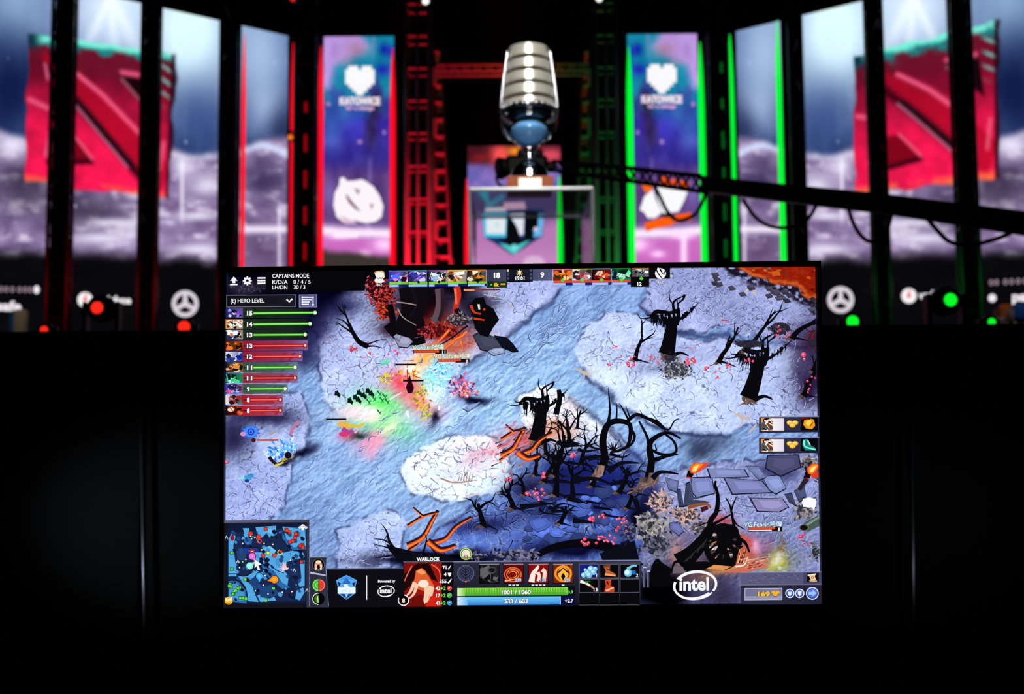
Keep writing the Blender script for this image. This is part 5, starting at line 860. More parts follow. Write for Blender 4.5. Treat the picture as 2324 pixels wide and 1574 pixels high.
def storm(x, y, side):
    """stormy blue-white sky over a foaming grey sea, fading to black; side -1 left wall, 1 right wall"""
    xx = x if side < 0 else 2324 - x
    hz = 330 + 22 * np.sin(xx / 60.0) + 14 * (fbm(xx / 40, y / 400, 520) - .5)
    sky = np.empty(x.shape + (3,)); sky[:] = (84, 110, 156)
    t = np.clip(y / 340, 0, 1); sky = mixc(sky, (46, 62, 108), t * .9)
    sky = sky + ((fbm(xx / 70, y / 90, 521) - .5) * 70)[..., None] + ((fbm(xx / 14, y / 120, 523) - .5) * 26)[..., None]
    for cx, cy, rx, ry, c, a in ((250, 10, 120, 130, (214, 230, 250), 1.0), (430, 70, 110, 165, (214, 240, 255), 1.15), (590, 120, 60, 130, (158, 182, 214), 1.0), (40, 10, 70, 90, (150, 180, 210), .8), (600, 235, 46, 60, (158, 178, 210), .9), (20, 200, 80, 120, (22, 34, 74), 1.0), (450, 270, 60, 90, (52, 74, 128), .7), (640, 300, 30, 60, (40, 46, 80), .7), (555, 260, 26, 50, (96, 114, 156), .5)):
        sky = mixc(sky, c, np.clip(gauss(xx, y, cx, cy, rx, ry) * a, 0, 1))
    for x0, x1, w in ((246, 185, 9), (256, 320, 14), (250, 262, 7)): sky = mixc(sky, (236, 246, 255), np.exp(-(((xx - (x0 + (x1 - x0) * y / 130)) / (w + y * .05)) ** 2)) * sstep(170, 20, y) * .7)
    sea = np.empty(x.shape + (3,)); sea[:] = (128, 108, 148)
    sea = sea + ((fbm(xx / 46, y / 26, 531) - .5) * 84)[..., None]
    foam = sstep(.50, .78, fbm(xx / 40 + .5 * np.sin(y / 30), y / 20, 533, 5)); sea = mixc(sea, (222, 208, 232), foam * .85)
    sea = mixc(sea, (52, 46, 66), gauss(xx, y, 200, 480, 90, 40) * .7); sea = mixc(sea, (34, 30, 46), gauss(xx, y, 60, 420, 90, 60) * .6); sea = mixc(sea, (96, 76, 110), gauss(xx, y, 600, 560, 60, 50) * .7); sea = mixc(sea, (58, 50, 84), gauss(xx, y, 600, 410, 50, 40) * .8)
    for cx, cy, rx, ry in ((445, 352, 70, 13), (415, 375, 24, 22), (470, 420, 40, 26), (450, 490, 50, 10), (60, 300, 60, 22), (30, 330, 40, 26), (230, 540, 80, 16), (450, 565, 60, 12), (260, 505, 60, 10)): sea = mixc(sea, (232, 228, 248), np.clip(gauss(xx, y, cx, cy, rx, ry) * .85, 0, 1))
    wv = 348 - 18 * np.cos((xx - 592) / 34.0); sea = mixc(sea, (206, 212, 240), np.exp(-((y - wv) / 10) ** 2) * sstep(520, 545, xx)); sea = mixc(sea, (236, 224, 246), np.exp(-((y - 520) / 9) ** 2) * sstep(530, 545, xx))
    sea = mixc(sea, (240, 232, 250), np.exp(-((xx - 634) / 4) ** 2) * sstep(450, 480, y) * .7); sea = mixc(sea, (240, 236, 250), np.exp(-((xx - 413) / 5) ** 2) * sstep(350, 380, y) * sstep(520, 480, y) * .7)
    c = mixc(sky, sea, sstep(-10, 12, y - hz - np.where(xx < 130, -38, 0)))
    r = np.random.RandomState(5)
    for _ in range(46): a, b, s = r.uniform(0, 660), r.uniform(90, 560), r.uniform(1.5, 3.6); c = mixc(c, (200, 206, 232), gauss(xx, y, a, b, s) * r.uniform(.3, .8))
    f = sstep(600, 560, y + (xx - 250) * -.04 + 20 * (fbm(xx / 60, y / 60, 541) - .5)) * np.where(xx > 530, 0, 1) + np.where(xx > 530, 1, 0)
    c = c * (f[..., None] * .97 + .03) + (1 - f)[..., None] * np.array((12, 12, 14))
    return np.clip((c - 110) * 1.1 + 112, 4, 255)
def logo_art(P, side, which):
    a = Art(P[0], P[1], dz=2e-4, base=3e-3); G = (222, 212, 222)
    if which == 'ring':
        cx, cy = (420, 689) if side < 0 else (1908, 680)
        a.ring(cx, cy, 30, 9, G, n=48)
        for k in range(3): t = -math.pi / 2 + k * 2 * math.pi / 3; a.stroke([(cx, cy), (cx + 25 * math.cos(t), cy + 25 * math.sin(t))], 11, 8, G, smooth=False)
    if which == 'voda':
        cx, cy = (193, 680) if side < 0 else (2063, 671)
        a.disc(cx, cy, 17, (252, 246, 248), n=40); a.disc(cx, cy, 4.4, (226, 30, 40)); a.stroke([(cx, cy - 2), (cx + 1, cy - 10), (cx + 5, cy - 15)], 5, 1, (226, 30, 40))
        a.text('vodafone', cx + 22, cy + 7, 23, (250, 244, 248), .04, width=82, sl=.02 if side < 0 else -.10)
    if which == 'pay':
        if side < 0:
            a.text('paysafe', -56, 702, 30, (246, 236, 242), .04, width=104, sl=.03); x0, xs = 83, (2, 14, 28, 44, 57, 69); y0 = 656
            a.disc(83, 657, 6.5, (250, 240, 246), ry=9)
        else:
            a.text('paysafe', 2297, 683, 30, (246, 236, 242), .04, width=104, sl=-.03); xs = (2250, 2262, 2282, 2296, 2311, 2326); y0 = 641; a.disc(2252, 676, 9, (244, 236, 242))
        for k, x in enumerate(xs): a.ring(x, y0 + (x - xs[0]) * (-.05 if side > 0 else .02), 5, 3, (150, 130, 142), ry=6.5)
    return a
def led_panel(label, side, xa, xb, paint, name='led_screen', res=(64, 160), P=None, ztop=None, zbot=None, group='tall LED screens on the angled side walls', logo=None, art=None):
    P = P or (WL if side < 0 else WR)
    A0 = on_plane(np.array(float(xa)), np.array(300.0), *P); B0 = on_plane(np.array(float(xb)), np.array(300.0), *P); zt = HS if ztop is None else ztop; zb = ZS + 0.02 if zbot is None else zbot
    n = np.asarray(P[1], float)
    o = thing(name, label, 'led screen', ((A0[0] + B0[0]) / 2 - n[0] * .06, (A0[1] + B0[1]) / 2 - n[1] * .06, ZS), group)
    u, v = np.meshgrid(np.linspace(0, 1, res[0]), np.linspace(1, 0, res[1]))
    W = A0 * (1 - u)[..., None] + B0 * u[..., None]; W[..., 2] = zb + (zt - zb) * v
    px, py = to_px(W)
    c = paint(px, py)
    if logo: art = logo_art(P, side, logo)
    if art: art.build('display', LED, o, grid=(W.reshape(-1, 3) + n * 2e-3, grid_faces(*res), lin(c.reshape(-1, 3))))
    else: obj('display', W.reshape(-1, 3) + n * 2e-3, grid_faces(*res), LED, o, cols=lin(c.reshape(-1, 3)))
    cor = [Vector((q[0], q[1], z)) for q, z in ((A0, ZS), (B0, ZS), (B0, zt), (A0, zt))]; d = Vector(n) * -.12
    obj('cabinet', cor + [p + d for p in cor], [[0, 1, 2, 3], [7, 6, 5, 4], [0, 4, 5, 1], [1, 5, 6, 2], [2, 6, 7, 3], [3, 7, 4, 0]], BLK, o)
    return o
QL = ((64, 78), (400, 122), (385, 452), (56, 412)); QR = ((1938, 128), (2266, 48), (2268, 403), (1940, 440))
PL = lambda x, y: emblem(x, y, storm(x, y, -1), QL); PR = lambda x, y: emblem(x, y, storm(x, y, 1), QR)
rs = (90, 170)
led_panel('tall stormy screen cut by the left frame edge, left rim of a red block', -1, -160, 140, PL, res=(150, 170), logo='pay')
led_panel('left wall screen with the middle of the red block under white rays', -1, 148, 340, PL, res=(110, 200), logo='voda')
led_panel('pale sea screen with a three-pointed star logo below, left of the red bars', -1, 343, 517, PL, res=rs, logo='ring')
led_panel('narrow LED screen of blue-grey waves framed by two red light bars', -1, 546, 652, PL, res=(60, 150))
led_panel('narrow LED screen of blue-grey waves framed by two green light bars', 1, 1676, 1777, PR, res=(60, 150))
led_panel('pale sea screen with a three-pointed star logo below, right of the green bars', 1, 1808, 1990, PR, res=rs, logo='ring')
led_panel('right wall screen with the middle of the red block above a round white logo', 1, 1991, 2187, PR, res=(110, 200), logo='voda')
led_panel('tall stormy screen cut by the right frame edge, right rim of a red block', 1, 2188, 2480, PR, res=(150, 170), logo='pay')
# ---- the two upright banners and the centre screen
YBN = 14.6; PB = ((0, YBN, 0), np.array((0, -1.0, 0))); ZB = at(1162, 80, YBN).z
def banner(x, y, side):
    xx = x - 812 if side < 0 else 1507 - x
    c = np.empty(x.shape + (3,)); c[:] = (58, 50, 140)
    n1 = fbm(xx / 50 + 9, y / 60, 551); n2 = fbm(xx / 26, y / 40, 553)
    c = mixc(c, (24, 128, 156), sstep(.34, .62, n1 + (330 - y) / 560 + xx * .0005 - .06) * sstep(330, 200, y)); c = mixc(c, (172, 138, 204), sstep(14, -14, sdpoly(xx + 10 * (n2 - .5), y, [(-100, 60), (0, 60), (26, 106), (-10, 128), (-50, 150), (-62, 200), (-100, 200)]))); c = mixc(c, (158, 122, 152), np.clip(gauss(xx, y, 0, 112, 26, 18) * .9 + gauss(xx, y, -25, 140, 16, 10) * .6, 0, 1))
    c = mixc(c, (40, 30, 170), np.clip(gauss(xx, y, 60, 112, 10, 14) + gauss(xx, y, 58, 158, 16, 14) + gauss(xx, y, 76, 118, 6, 14), 0, 1) * .9); c = mixc(c, (60, 44, 190), gauss(xx, y, 10, 290, 50, 34) * .7); c = mixc(c, (48, 34, 56), np.clip(gauss(xx, y, 40, 235, 14, 34) + gauss(xx, y, 30, 300, 16, 40), 0, 1) * .8)
    c = mixc(c, (70, 110, 190), gauss(xx, y, -60, 300, 22, 50) * .6); c = mixc(c, (92, 66, 122), sstep(350, 410, y)); c = mixc(c, (150, 130, 190), np.exp(-((xx - 30 + (y - 300) * .03) / 5) ** 2) * np.clip(sstep(170, 90, y) + sstep(340, 380, y), 0, 1) * .45)
    c = c + ((n2 - .5) * 40)[..., None]; c = mixc(c, (120, 100, 170), gauss(xx, y, -66, 440, 18, 30) * .9)
    c = mixc(c, (248, 222, 250), np.exp(-((y - 527 - xx * .06 - 8 * (n1 - .5)) / 14) ** 2)); c = mixc(c, (206, 110, 190), sstep(534, 546, y + xx * -.05) * .85); c = mixc(c, (250, 200, 244), np.clip(gauss(xx, y, 60, 555, 26, 16) + gauss(xx, y, 14, 576, 16, 8) + gauss(xx, y, -40, 535, 30, 8), 0, 1))
    if side < 0: c = mixc(c, (60, 54, 50), sstep(566, 584, y + 10 * (n2 - .5) - xx * .08))
    else: c = mixc(c, (250, 220, 250), np.exp(-((xx + 45) / 8) ** 2) * sstep(520, 540, y) * .9)
    for cx, cy, r in ((5, 322, 5), (-66, 236, 5), (60, 300, 4)): c = mixc(c, (180, 140, 196), sstep(r + 1, r - 1, np.hypot(xx - cx, y - cy)) * .8)
    return np.clip((c - 100) * 1.12 + 104, 0, 255)
def heart(a, cx, cy):
    px_ = ('01100110', '11111111', '11111111', '11111111', '11111111', '01111110', '00111100', '00011000'); s = 8.3
    for r, row in enumerate(px_):
        k = row.find('1'); e = row.rfind('1')
        if r == 0: a.rect(cx - 3.2 * s, cy - 4 * s, cx - .5 * s, cy - 3 * s, WH, sl=0); a.rect(cx + .5 * s, cy - 4 * s, cx + 3.2 * s, cy - 3 * s, WH, sl=0)
        else: a.rect(cx + (k - 4) * s, cy + (r - 4) * s, cx + (e - 3) * s, cy + (r - 3) * s, WH, sl=0)
    a.text('KATOWICE', cx, cy + 54, 22, (252, 232, 244), .06, 'c', width=92, sl=0); a.text('for a change', cx, cy + 66, 12, (226, 176, 214), .04, 'c', width=64, sl=0)
def banner_screen(label, side, xa, xb):
    A0, B0 = at(xa, 300, YBN), at(xb, 300, YBN)
    a = Art(*PB, dz=2e-4, base=4e-3)
    if side < 0:
        heart(a, 817, 183)
        a.poly([(772, 404), (780, 402), (788, 411), (806, 410), (820, 407), (828, 410), (848, 424), (862, 445), (870, 468), (866, 492), (852, 503), (830, 506), (806, 500), (782, 506), (764, 492), (757, 465), (760, 438), (770, 420)], (252, 246, 250))
        a.poly([(786, 440), (800, 458), (820, 481), (806, 474), (792, 460), (785, 446)], (120, 60, 90)); a.poly([(803, 428), (816, 430), (815, 443)], (150, 84, 110)); a.poly([(840, 463), (848, 462), (843, 477)], (150, 84, 110)); a.poly([(770, 488), (800, 500), (812, 508), (786, 508)], (226, 186, 214))
        for k in range(5): a.disc(764 + k * 11, 533, 6, (255, 240, 252), ry=7)
    else:
        heart(a, 1502, 179)
        a.poly([(1454, 416), (1476, 416), (1482, 428), (1466, 440)], (250, 110, 20))
        for x, y, r in ((1510, 410, 12), (1532, 413, 9), (1553, 418, 11)): a.disc(x, y, r, (250, 90, 14), ry=r * .85)
        a.poly([(1486, 421), (1510, 420), (1540, 425), (1560, 436), (1552, 456), (1540, 480), (1520, 483), (1505, 484), (1494, 456)], WH); a.poly([(1482, 430), (1488, 452), (1503, 482), (1488, 494), (1470, 495), (1462, 482), (1452, 476), (1462, 446)], WH)
        a.poly([(1462, 506), (1500, 494), (1526, 492), (1528, 512), (1490, 518), (1466, 526)], (250, 96, 10)); a.poly([(1526, 488), (1568, 482), (1570, 500), (1530, 507)], (250, 92, 10)); a.poly([(1494, 486), (1524, 484), (1534, 492), (1508, 494)], (40, 24, 30))
    return led_panel(label, side, xa, xb, lambda x, y: banner(x, y, side), name='banner_screen', res=(80, 200), P=PB, ztop=ZB, group='upright banner screens with white hearts', art=a)
banner_screen('upright banner screen between two red light bars, white heart above a white oval emblem', -1, 734, 894)
banner_screen('upright banner screen between two green light bars, white heart above an orange and white emblem', 1, 1427, 1586)
def centre(x, y):
    n = fbm(x / 40, y / 40, 561); c = np.empty(x.shape + (3,)); c[:] = (104, 96, 176)
    c = mixc(c, (134, 112, 190), sstep(.4, .6, n)); c = mixc(c, (70, 20, 30), sstep(384, 362, y)); c = mixc(c, (250, 80, 80), np.clip(gauss(x, y, 1135, 352, 22, 26) * 1.2, 0, 1)); c = mixc(c, (255, 150, 40), np.clip(gauss(x, y, 1172, 343, 20, 9) * 1.2, 0, 1)); c = mixc(c, (240, 40, 50), gauss(x, y, 1188, 352, 10, 8)); c = mixc(c, (220, 76, 96), np.clip(gauss(x, y, 1250, 352, 34, 16) * 1.1, 0, 1)); c = mixc(c, (150, 30, 36), gauss(x, y, 1090, 358, 20, 10) * .8)
    c = mixc(c, (84, 68, 110), sstep(425, 440, y) * .8); c = mixc(c, (206, 130, 192), sstep(470, 520, y + 16 * (n - .5))); c = mixc(c, (226, 150, 206), sstep(540, 590, y) * .6); c = mixc(c, (60, 190, 214), np.clip(gauss(x, y, 1098, 440, 12, 8) + np.exp(-(segd(x, y, [(1095, 432), (1110, 466), (1140, 446)]) / 6) ** 2), 0, 1) * .8); c = mixc(c, (250, 214, 236), sstep(30, 20, np.hypot((x - 1212) * 1.0, (y - 598) * 1.4)) * .8)
    return np.clip(c, 0, 255)
def centre_screen():
    a = Art(*PB, dz=2e-4, base=4e-3)
    a.poly([(1094, 476), (1234, 474), (1232, 536), (1206, 552), (1164, 580), (1122, 552), (1098, 538)], (26, 60, 110)); a.poly([(1095, 484), (1152, 484), (1148, 538), (1099, 538)], (90, 214, 250)); a.poly([(1104, 490), (1148, 492), (1146, 530), (1104, 530)], (252, 252, 255)); a.poly([(1102, 472), (1146, 470), (1150, 480), (1100, 481)], (250, 240, 255)); a.poly([(1142, 460), (1190, 458), (1194, 474), (1146, 476)], (246, 190, 220))
    a.poly([(1156, 486), (1190, 484), (1188, 532), (1180, 534), (1172, 512)], (250, 246, 255)); a.poly([(1128, 541), (1206, 541), (1164, 560)], (10, 10, 16)); a.poly([(1150, 486), (1174, 516), (1182, 542), (1148, 546)], (8, 8, 12)); a.poly([(1192, 478), (1220, 480), (1220, 516), (1206, 520), (1212, 545), (1190, 548)], (8, 8, 12)); a.poly([(1222, 486), (1234, 486), (1230, 536), (1211, 538), (1212, 524), (1221, 515)], (110, 196, 246)); a.disc(1216, 520, 5, (250, 220, 236)); a.poly([(1132, 552), (1152, 556), (1164, 562), (1176, 556), (1204, 544), (1166, 578)], (96, 216, 214)); a.disc(1167, 562, 8, (120, 240, 230)); a.disc(1128, 510, 3, (160, 220, 240))
    return led_panel('centre LED screen behind the clear display case, blue shield emblem on a pink ground', -1, 1061, 1271, centre, name='centre_screen', res=(90, 130), P=PB, ztop=at(1162, 331, YBN).z, group=None, art=a)
centre_screen()
# ---- red and green light bars
RED = emit('red_tube', (255, 10, 34), 1.05); GRN = emit('green_tube', (0, 250, 52), 1.05)
def light_bar(label, px, ytop, wpx, m, colour, Y=None, P=None):
    P = P or ((0, Y, 0), np.array((0, -1.0, 0)))
    p = on_plane(np.array(float(px)), np.array(300.0), *P); n = np.asarray(P[1]); p = p + n * .16
    k = np.linalg.norm(p - CAM) / F_PX; zt = on_plane(np.array(float(px)), np.array(float(ytop)), p, n)[2]
    o = thing('light_bar', label, 'light bar', (p[0], p[1], ZS), colour + ' light bars beside the screens'); bm = bmesh.new(); r = wpx * k / 2
    add_lathe(bm, (p[0], p[1], 0), [(r * .15, zt + .30), (r * .45, zt + .1), (r * .8, zt - .25), (r, zt - .7), (r, ZS + .05)][::-1], 14); from_bm('tube', bm, m, o, True)
    box('housing', (p[0] - r * .7, p[1] + r * .8, ZS + .06), (p[0] + r * .7, p[1] + r * 1.2, zt - .5), BLK, o); box('end_cap', (p[0] - r * 1.2, p[1] - r * 1.2, ZS), (p[0] + r * 1.2, p[1] + r * 1.2, ZS + .06), BLK, o)
light_bar('outermost red light bar, left edge of the narrow wave screen', 543.5, 120, 9, RED, 'red', P=WL); light_bar('red light bar between the narrow wave screen and the black ladder truss', 654.5, 140, 9.5, RED, 'red', P=WL)
light_bar('red light bar on the left edge of the heart banner', 732.5, 150, 13, RED, 'red', YBN); light_bar('red light bar on the right edge of the heart banner, beside the red-lit tower', 894, 155, 12.5, RED, 'red', YBN); light_bar('short red light bar at the left of the centre screen', 1060, 450, 12, RED, 'red', YBN)
light_bar('green light bar at the right of the centre screen, seen through the clear case', 1267, 445, 13, GRN, 'green', YBN); light_bar('green light bar on the left edge of the heart banner, beside the dim green tower', 1427, 150, 15, GRN, 'green', YBN); light_bar('green light bar on the right edge of the heart banner', 1588, 140, 14, GRN, 'green', YBN)
light_bar('green light bar between the right ladder truss and the narrow wave screen', 1671, 120, 13, GRN, 'green', P=WR); light_bar('outermost green light bar, right edge of the narrow wave screen', 1779, 90, 12, GRN, 'green', P=WR)
# ---- truss towers
def tower(label, c, w, h, z0, m=TRUSS, lw=1.0, diag=True, drape=True, rung=0.5, name='truss_tower', rz=0.0, group='black truss towers', cr=0.024, dep=None, cat='truss tower'):
    o = thing(name, label, cat, (c[0], c[1], z0), group); d = dep or w; R = Matrix.Rotation(rz, 3, 'Z'); b = Vector((c[0], c[1], 0))
    q = [R @ Vector((sx * (w / 2 - cr), sy * (d / 2 - cr), 0)) + b for sx, sy in ((-1, -1), (1, -1), (1, 1), (-1, 1))]
    for p in q: bm = bmesh.new(); add_tube(bm, (p.x, p.y, z0), (p.x, p.y, z0 + h), cr, 10); from_bm('chord', bm, m, o, True)
    bm = bmesh.new(); n = int(h / rung)
    for k in range(4):
        a, e = q[k], q[(k + 1) % 4]
        for i in range(n + 1):
            z = z0 + .03 + (h - .03) * i / n; up = Vector((0, 0, 1))
            if not diag and k == 0:
                b2 = bmesh.new(); [add_tube(b2, q[j] + up * z, q[(j + 1) % 4] + up * z, cr * .6 * lw, 6) for j in range(4)]; from_bm('rung_frame', b2, m, o)
            if diag: add_tube(bm, a + up * z, e + up * z, cr * .6 * lw, 6)
            if i < n and diag: add_tube(bm, (a if i % 2 else e) + up * z, (e if i % 2 else a) + up * (z + (h - .03) / n), cr * .5 * lw, 6)
    if diag: from_bm('lacing', bm, m, o)
    else: bm.free()
    if drape: bm = bmesh.new(); add_box(bm, (c[0], c[1], z0 + h / 2), (w - cr * 4.4, d - cr * 4.4, h), R=R); from_bm('drape', bm, CLOTH, o)
    bm = bmesh.new(); add_box(bm, (c[0], c[1], z0 + .01), (w * 1.3, d * 1.3, .02), R=R); from_bm('base_plate', bm, BLK, o); return o
ang = math.atan(0.7)
for side, xs, lab in ((-1, ((141, 56), (340, 50), (517, 48)), ('black truss tower nearest the left frame edge, across the red block', 'black truss tower between the middle and right parts of the left red block', 'black truss tower left of the outermost red light bar')), (1, ((1810, 40), (1990, 46), (2187, 52)), ('black truss tower right of the outermost green light bar', 'black truss tower across the left part of the right red block', 'black truss tower nearest the right frame edge, across the red block'))):
    P = WL if side < 0 else WR; n = np.asarray(P[1])
    for (x, wp), l in zip(xs, lab):
        p = on_plane(np.array(float(x)), np.array(300.0), np.asarray(P[0]) + n * .55, n); k = np.linalg.norm(p - CAM) / F_PX
        tower(l, p, wp * k / 1.25, 8.6, ZS, rz=-side * ang * .35)
# ladder trusses beside the banners and the lattice towers beside the centre
for l, x, w, grp in (('black ladder truss with red dashes between the narrow wave screen and the left banner', 694, 52, 'r'), ('black ladder truss with faint green dashes between the right banner and the narrow wave screen', 1632, 48, 'g')):
    p = at(x, 300, 13.9); k = 13.9 / F_PX; o = tower(l, p, w * k, 6.7, ZS, rung=.93, name='ladder_truss', group='ladder trusses', dep=.24)
    bm = bmesh.new()
    for i in range(5 if grp == 'r' else 6):
        zc_ = at(698, 570 - 82 * i, 13.75).z
        bm = bmesh.new(); add_box(bm, (p[0] + .025, p[1] - .12 - .016, zc_), (.036, .03, .25 if i < 4 else .15), bev=.012); from_bm('marker_lamp', bm, emit('marker_' + grp, (150, 6, 14) if grp == 'r' else (6, 84, 24), 1.0), o)
for l, xs, y, grp in (('red-lit lattice truss tower right of the left banner', ((925, 12), (951, 10), (975, 9)), 14.2, 'r'), ('dim green-lit lattice truss tower left of the right banner', ((1396, 12), (1374, 10), (1352, 9)), 14.2, 'g')):
    p = at((xs[0][0] + xs[-1][0]) / 2, 300, y); k = y / F_PX; w = abs(xs[0][0] - xs[-1][0]) * k + .06
    RT = mat('lit_truss_steel', (150, 150, 152), 0.45, metal=0.3, noise=0.3, nscale=30)
    o = tower(l, p, w, 5.75, ZS, m=RT, lw=.9, diag=False, drape=False, rung=.46, group='lattice towers beside the centre', cr=.026)
    pm = at(xs[1][0], 300, y); bm = bmesh.new(); add_tube(bm, (pm.x, pm.y - w / 2, ZS), (pm.x, pm.y - w / 2, ZS + 5.9), (.022), 10); from_bm('chord', bm, RT, o, True)
for l, x0, x1, grp in (('red-lit stepped scaffold tapering up beside the red lattice tower', 985, 1036, 'r'), ('dim green-lit stepped scaffold tapering up beside the green lattice tower', 1338, 1292, 'g')):
    a0 = at(x0, 560, 14.5); a1 = at(x1, 560, 14.5); t0 = at(x0, 90, 14.5); t1 = at(x0 + (x1 - x0) * .25, 90, 14.5); ps = 'rg'.index(grp)
    o = thing('stage_scaffold', l, 'scaffold', ((a0.x + a1.x) / 2, 14.5, ZS), 'stepped scaffolds'); zb = ZS + .008
    t0.z = t1.z
    for p, q in ((Vector((a0.x, a0.y, zb)), t0), (Vector((a1.x, a1.y, zb)), t1)): bm = bmesh.new(); add_tube(bm, p, q, .013, 8); from_bm('upright', bm, RT, o, True); bm = bmesh.new(); add_tube(bm, p + Vector((0, .5, 0)), q + Vector((0, .5, 0)), .013, 8); from_bm('upright', bm, RT, o, True)
    rr = random.Random(11)
    for i in range(21):
        t = (i + .3) / 21; e0 = Vector((a0.x, 14.5, zb)).lerp(t0, t); e1 = Vector((a1.x, 14.5, zb)).lerp(t1, t); e0.z = max(e0.z, zb + .05); e1.z = e0.z
        f0, f1 = (rr.uniform(0, .3), rr.uniform(.75, 1)); b2 = bmesh.new(); add_box(b2, (e0.lerp(e1, (f0 + f1) / 2) + Vector((0, .25, 0))), (abs(e1.x - e0.x) * (f1 - f0), .4, .022)); from_bm('step', b2, RT, o)
        for s in (0, .5): b2 = bmesh.new(); add_tube(b2, e0 + Vector((0, s, 0)), e1 + Vector((0, s, 0)), .012, 6); from_bm('rail', b2, RT, o)
        if i % 3 == 0 and i < 20: b2 = bmesh.new(); add_tube(b2, e0.lerp(e1, .12), e0.lerp(e1, .12) + Vector((0, 0, .26)), .028, 6); from_bm('post', b2, RT, o)
# cross beam between the towers
b0, b1 = at(992, 160, 14.25), at(1336, 158, 14.25); o = thing('cross_truss', 'horizontal truss joining the red tower to the green tower behind the trophy', 'truss', ((b0.x + b1.x) / 2, 14.25, b0.z - .12)); L = b1.x - b0.x
for dy in (-.1, .1):
    for dz in (-.048, .048): bm = bmesh.new(); add_tube(bm, (b0.x, 14.25 + dy, b0.z + dz), (b1.x, 14.25 + dy, b0.z + dz), .017, 8); from_bm('chord', bm, RT, o, True)
for y_ in (14.15, 14.35):
    bm = bmesh.new()
    for i in range(26): x = b0.x + L * i / 26; add_tube(bm, (x, y_, b0.z + (.048 if i % 2 else -.048)), (x + L / 26, y_, b0.z + (-.048 if i % 2 else .048)), .012, 6)
    from_bm('lacing', bm, RT, o)
# ================================================================== trophy on its clear case
YC0, YC1 = 3.63, 4.15
ct = at(1205, 428, YC0); xl, xr = at(1066, 500, YC0).x, at(1346, 500, YC0).x; ZT = ct.z
CL = glass('clear_acrylic', (250, 252, 253), 0.45); EDGE = mat('lit_edge', (250, 250, 252), 0.4, spec=0.6)
EDGE.node_tree.nodes['Principled BSDF'].inputs['Alpha'].default_value = 0.95; EDGE2 = mat('dim_edge', (120, 122, 128), 0.3, spec=0.5); EDGE2.node_tree.nodes['Principled BSDF'].inputs['Alpha'].default_value = 0.5  # light caught by the front top edge is put into its paler colour
case = thing('display_case', 'clear acrylic display case on the stage carrying the silver trophy', 'display case', ((xl + xr) / 2, (YC0 + YC1) / 2, ZS))
th = 0.008
def panel(name, lo, hi):
    bm = bmesh.new(); add_box(bm, [(a + b) / 2 for a, b in zip(lo, hi)], [b - a for a, b in zip(lo, hi)]); return from_bm(name, bm, CL, case)
panel('front_panel', (xl, YC0, ZS), (xr, YC0 + th, ZT - th)); panel('back_panel', (xl, YC1 - th, ZS), (xr, YC1, ZT - th)); panel('side_panel', (xl, YC0 + th, ZS), (xl + th, YC1 - th, ZT - th)); panel('side_panel', (xr - th, YC0 + th, ZS), (xr, YC1 - th, ZT - th)); panel('top_panel', (xl, YC0, ZT - th), (xr, YC1, ZT))
for y in (YC0, YC1):
    e = .0075
    for x in (xl, xr): bm = bmesh.new(); add_tube(bm, (x, y, ZS), (x, y, ZT), e, 10); from_bm('edge', bm, EDGE2, case, True)
    bm = bmesh.new(); add_tube(bm, (xl, y, ZT), (xr, y, ZT), e, 10); from_bm('edge', bm, EDGE if y == YC0 else EDGE2, case, True)
for x in (xl, xr): bm = bmesh.new(); add_tube(bm, (x, YC0, ZT), (x, YC1, ZT), .005, 10); from_bm('edge', bm, EDGE2, case, True)
YT = 3.735; TX = at(1201, 300, YT).x; kT = YT / F_PX
def tz(py): return at(1201, py, YT).z
ZP = ZT + .008
SIL = mat('silver', (222, 218, 206), 0.22, metal=0.6, noise=0.08, nscale=30, coat=1.0); SIL.node_tree.nodes['Principled BSDF'].inputs['Coat Roughness'].default_value = 0.09; CHR = mat('chrome', (190, 190, 194), 0.10, metal=1.0); DGL = mat('black_glass', (6, 6, 9), 0.08, spec=0.8); BLUE = mat('reflection_blue', (130, 200, 255), 0.15, spec=0.7); WOOD = mat('oiled_wood', (150, 66, 22), 0.5, noise=0.35, nscale=50); PLQ = mat('plaque_metal', (250, 244, 224), 0.5, spec=0.5)
tr = thing('trophy', 'tall silver banded trophy cup on a wooden plinth standing on the clear case', 'trophy', (TX, YT, ZP))
hz = at(1201, 397, YC0 + .01).z - ZP
plinth = box('plinth', (TX - 52 * kT, YT - 52 * kT, ZP), (TX + 52 * kT, YT + 52 * kT, ZP + hz), WOOD, tr, bev=.003); box('plaque', (TX - 26 * kT, YT - 52 * kT - .004, ZP + .002), (TX + 26 * kT, YT - 52 * kT - .0005, ZP + hz * .8), PLQ, plinth, bev=.001)
zz = ZP + hz
def lathe(name, prof, m, n=64): bm = bmesh.new(); add_lathe(bm, (TX, YT, 0), prof, n); return from_bm(name, bm, m, tr, True)
W = lambda p: p * kT
lathe('foot', [(W(48), zz), (W(48), zz + .006), (W(40), tz(386)), (W(26), tz(374)), (W(14), tz(364)), (W(9), tz(352)), (W(12), tz(346))], CHR); lathe('stem_knop', [(W(12), tz(346)), (W(17), tz(341)), (W(18), tz(338)), (W(12), tz(333)), (W(8), tz(331))], CHR)
lathe('blue_reflection', [(W(8), tz(331)), (W(22), tz(326)), (W(38), tz(314)), (W(43), tz(303)), (W(40), tz(292)), (W(28), tz(279)), (W(4), tz(277))], BLUE)  # solid blue dome, shaped and coloured to stand for a reflection in the bowl
lathe('bowl', [(W(10), tz(332)), (W(34), tz(324)), (W(52), tz(306)), (W(62), tz(284)), (W(64), tz(266))], glass('trophy_glass', (236, 238, 244), 0.8)); lathe('cup_lining', [(W(2), tz(276)), (W(40), tz(275)), (W(56), tz(266)), (W(59), tz(258))], DGL)
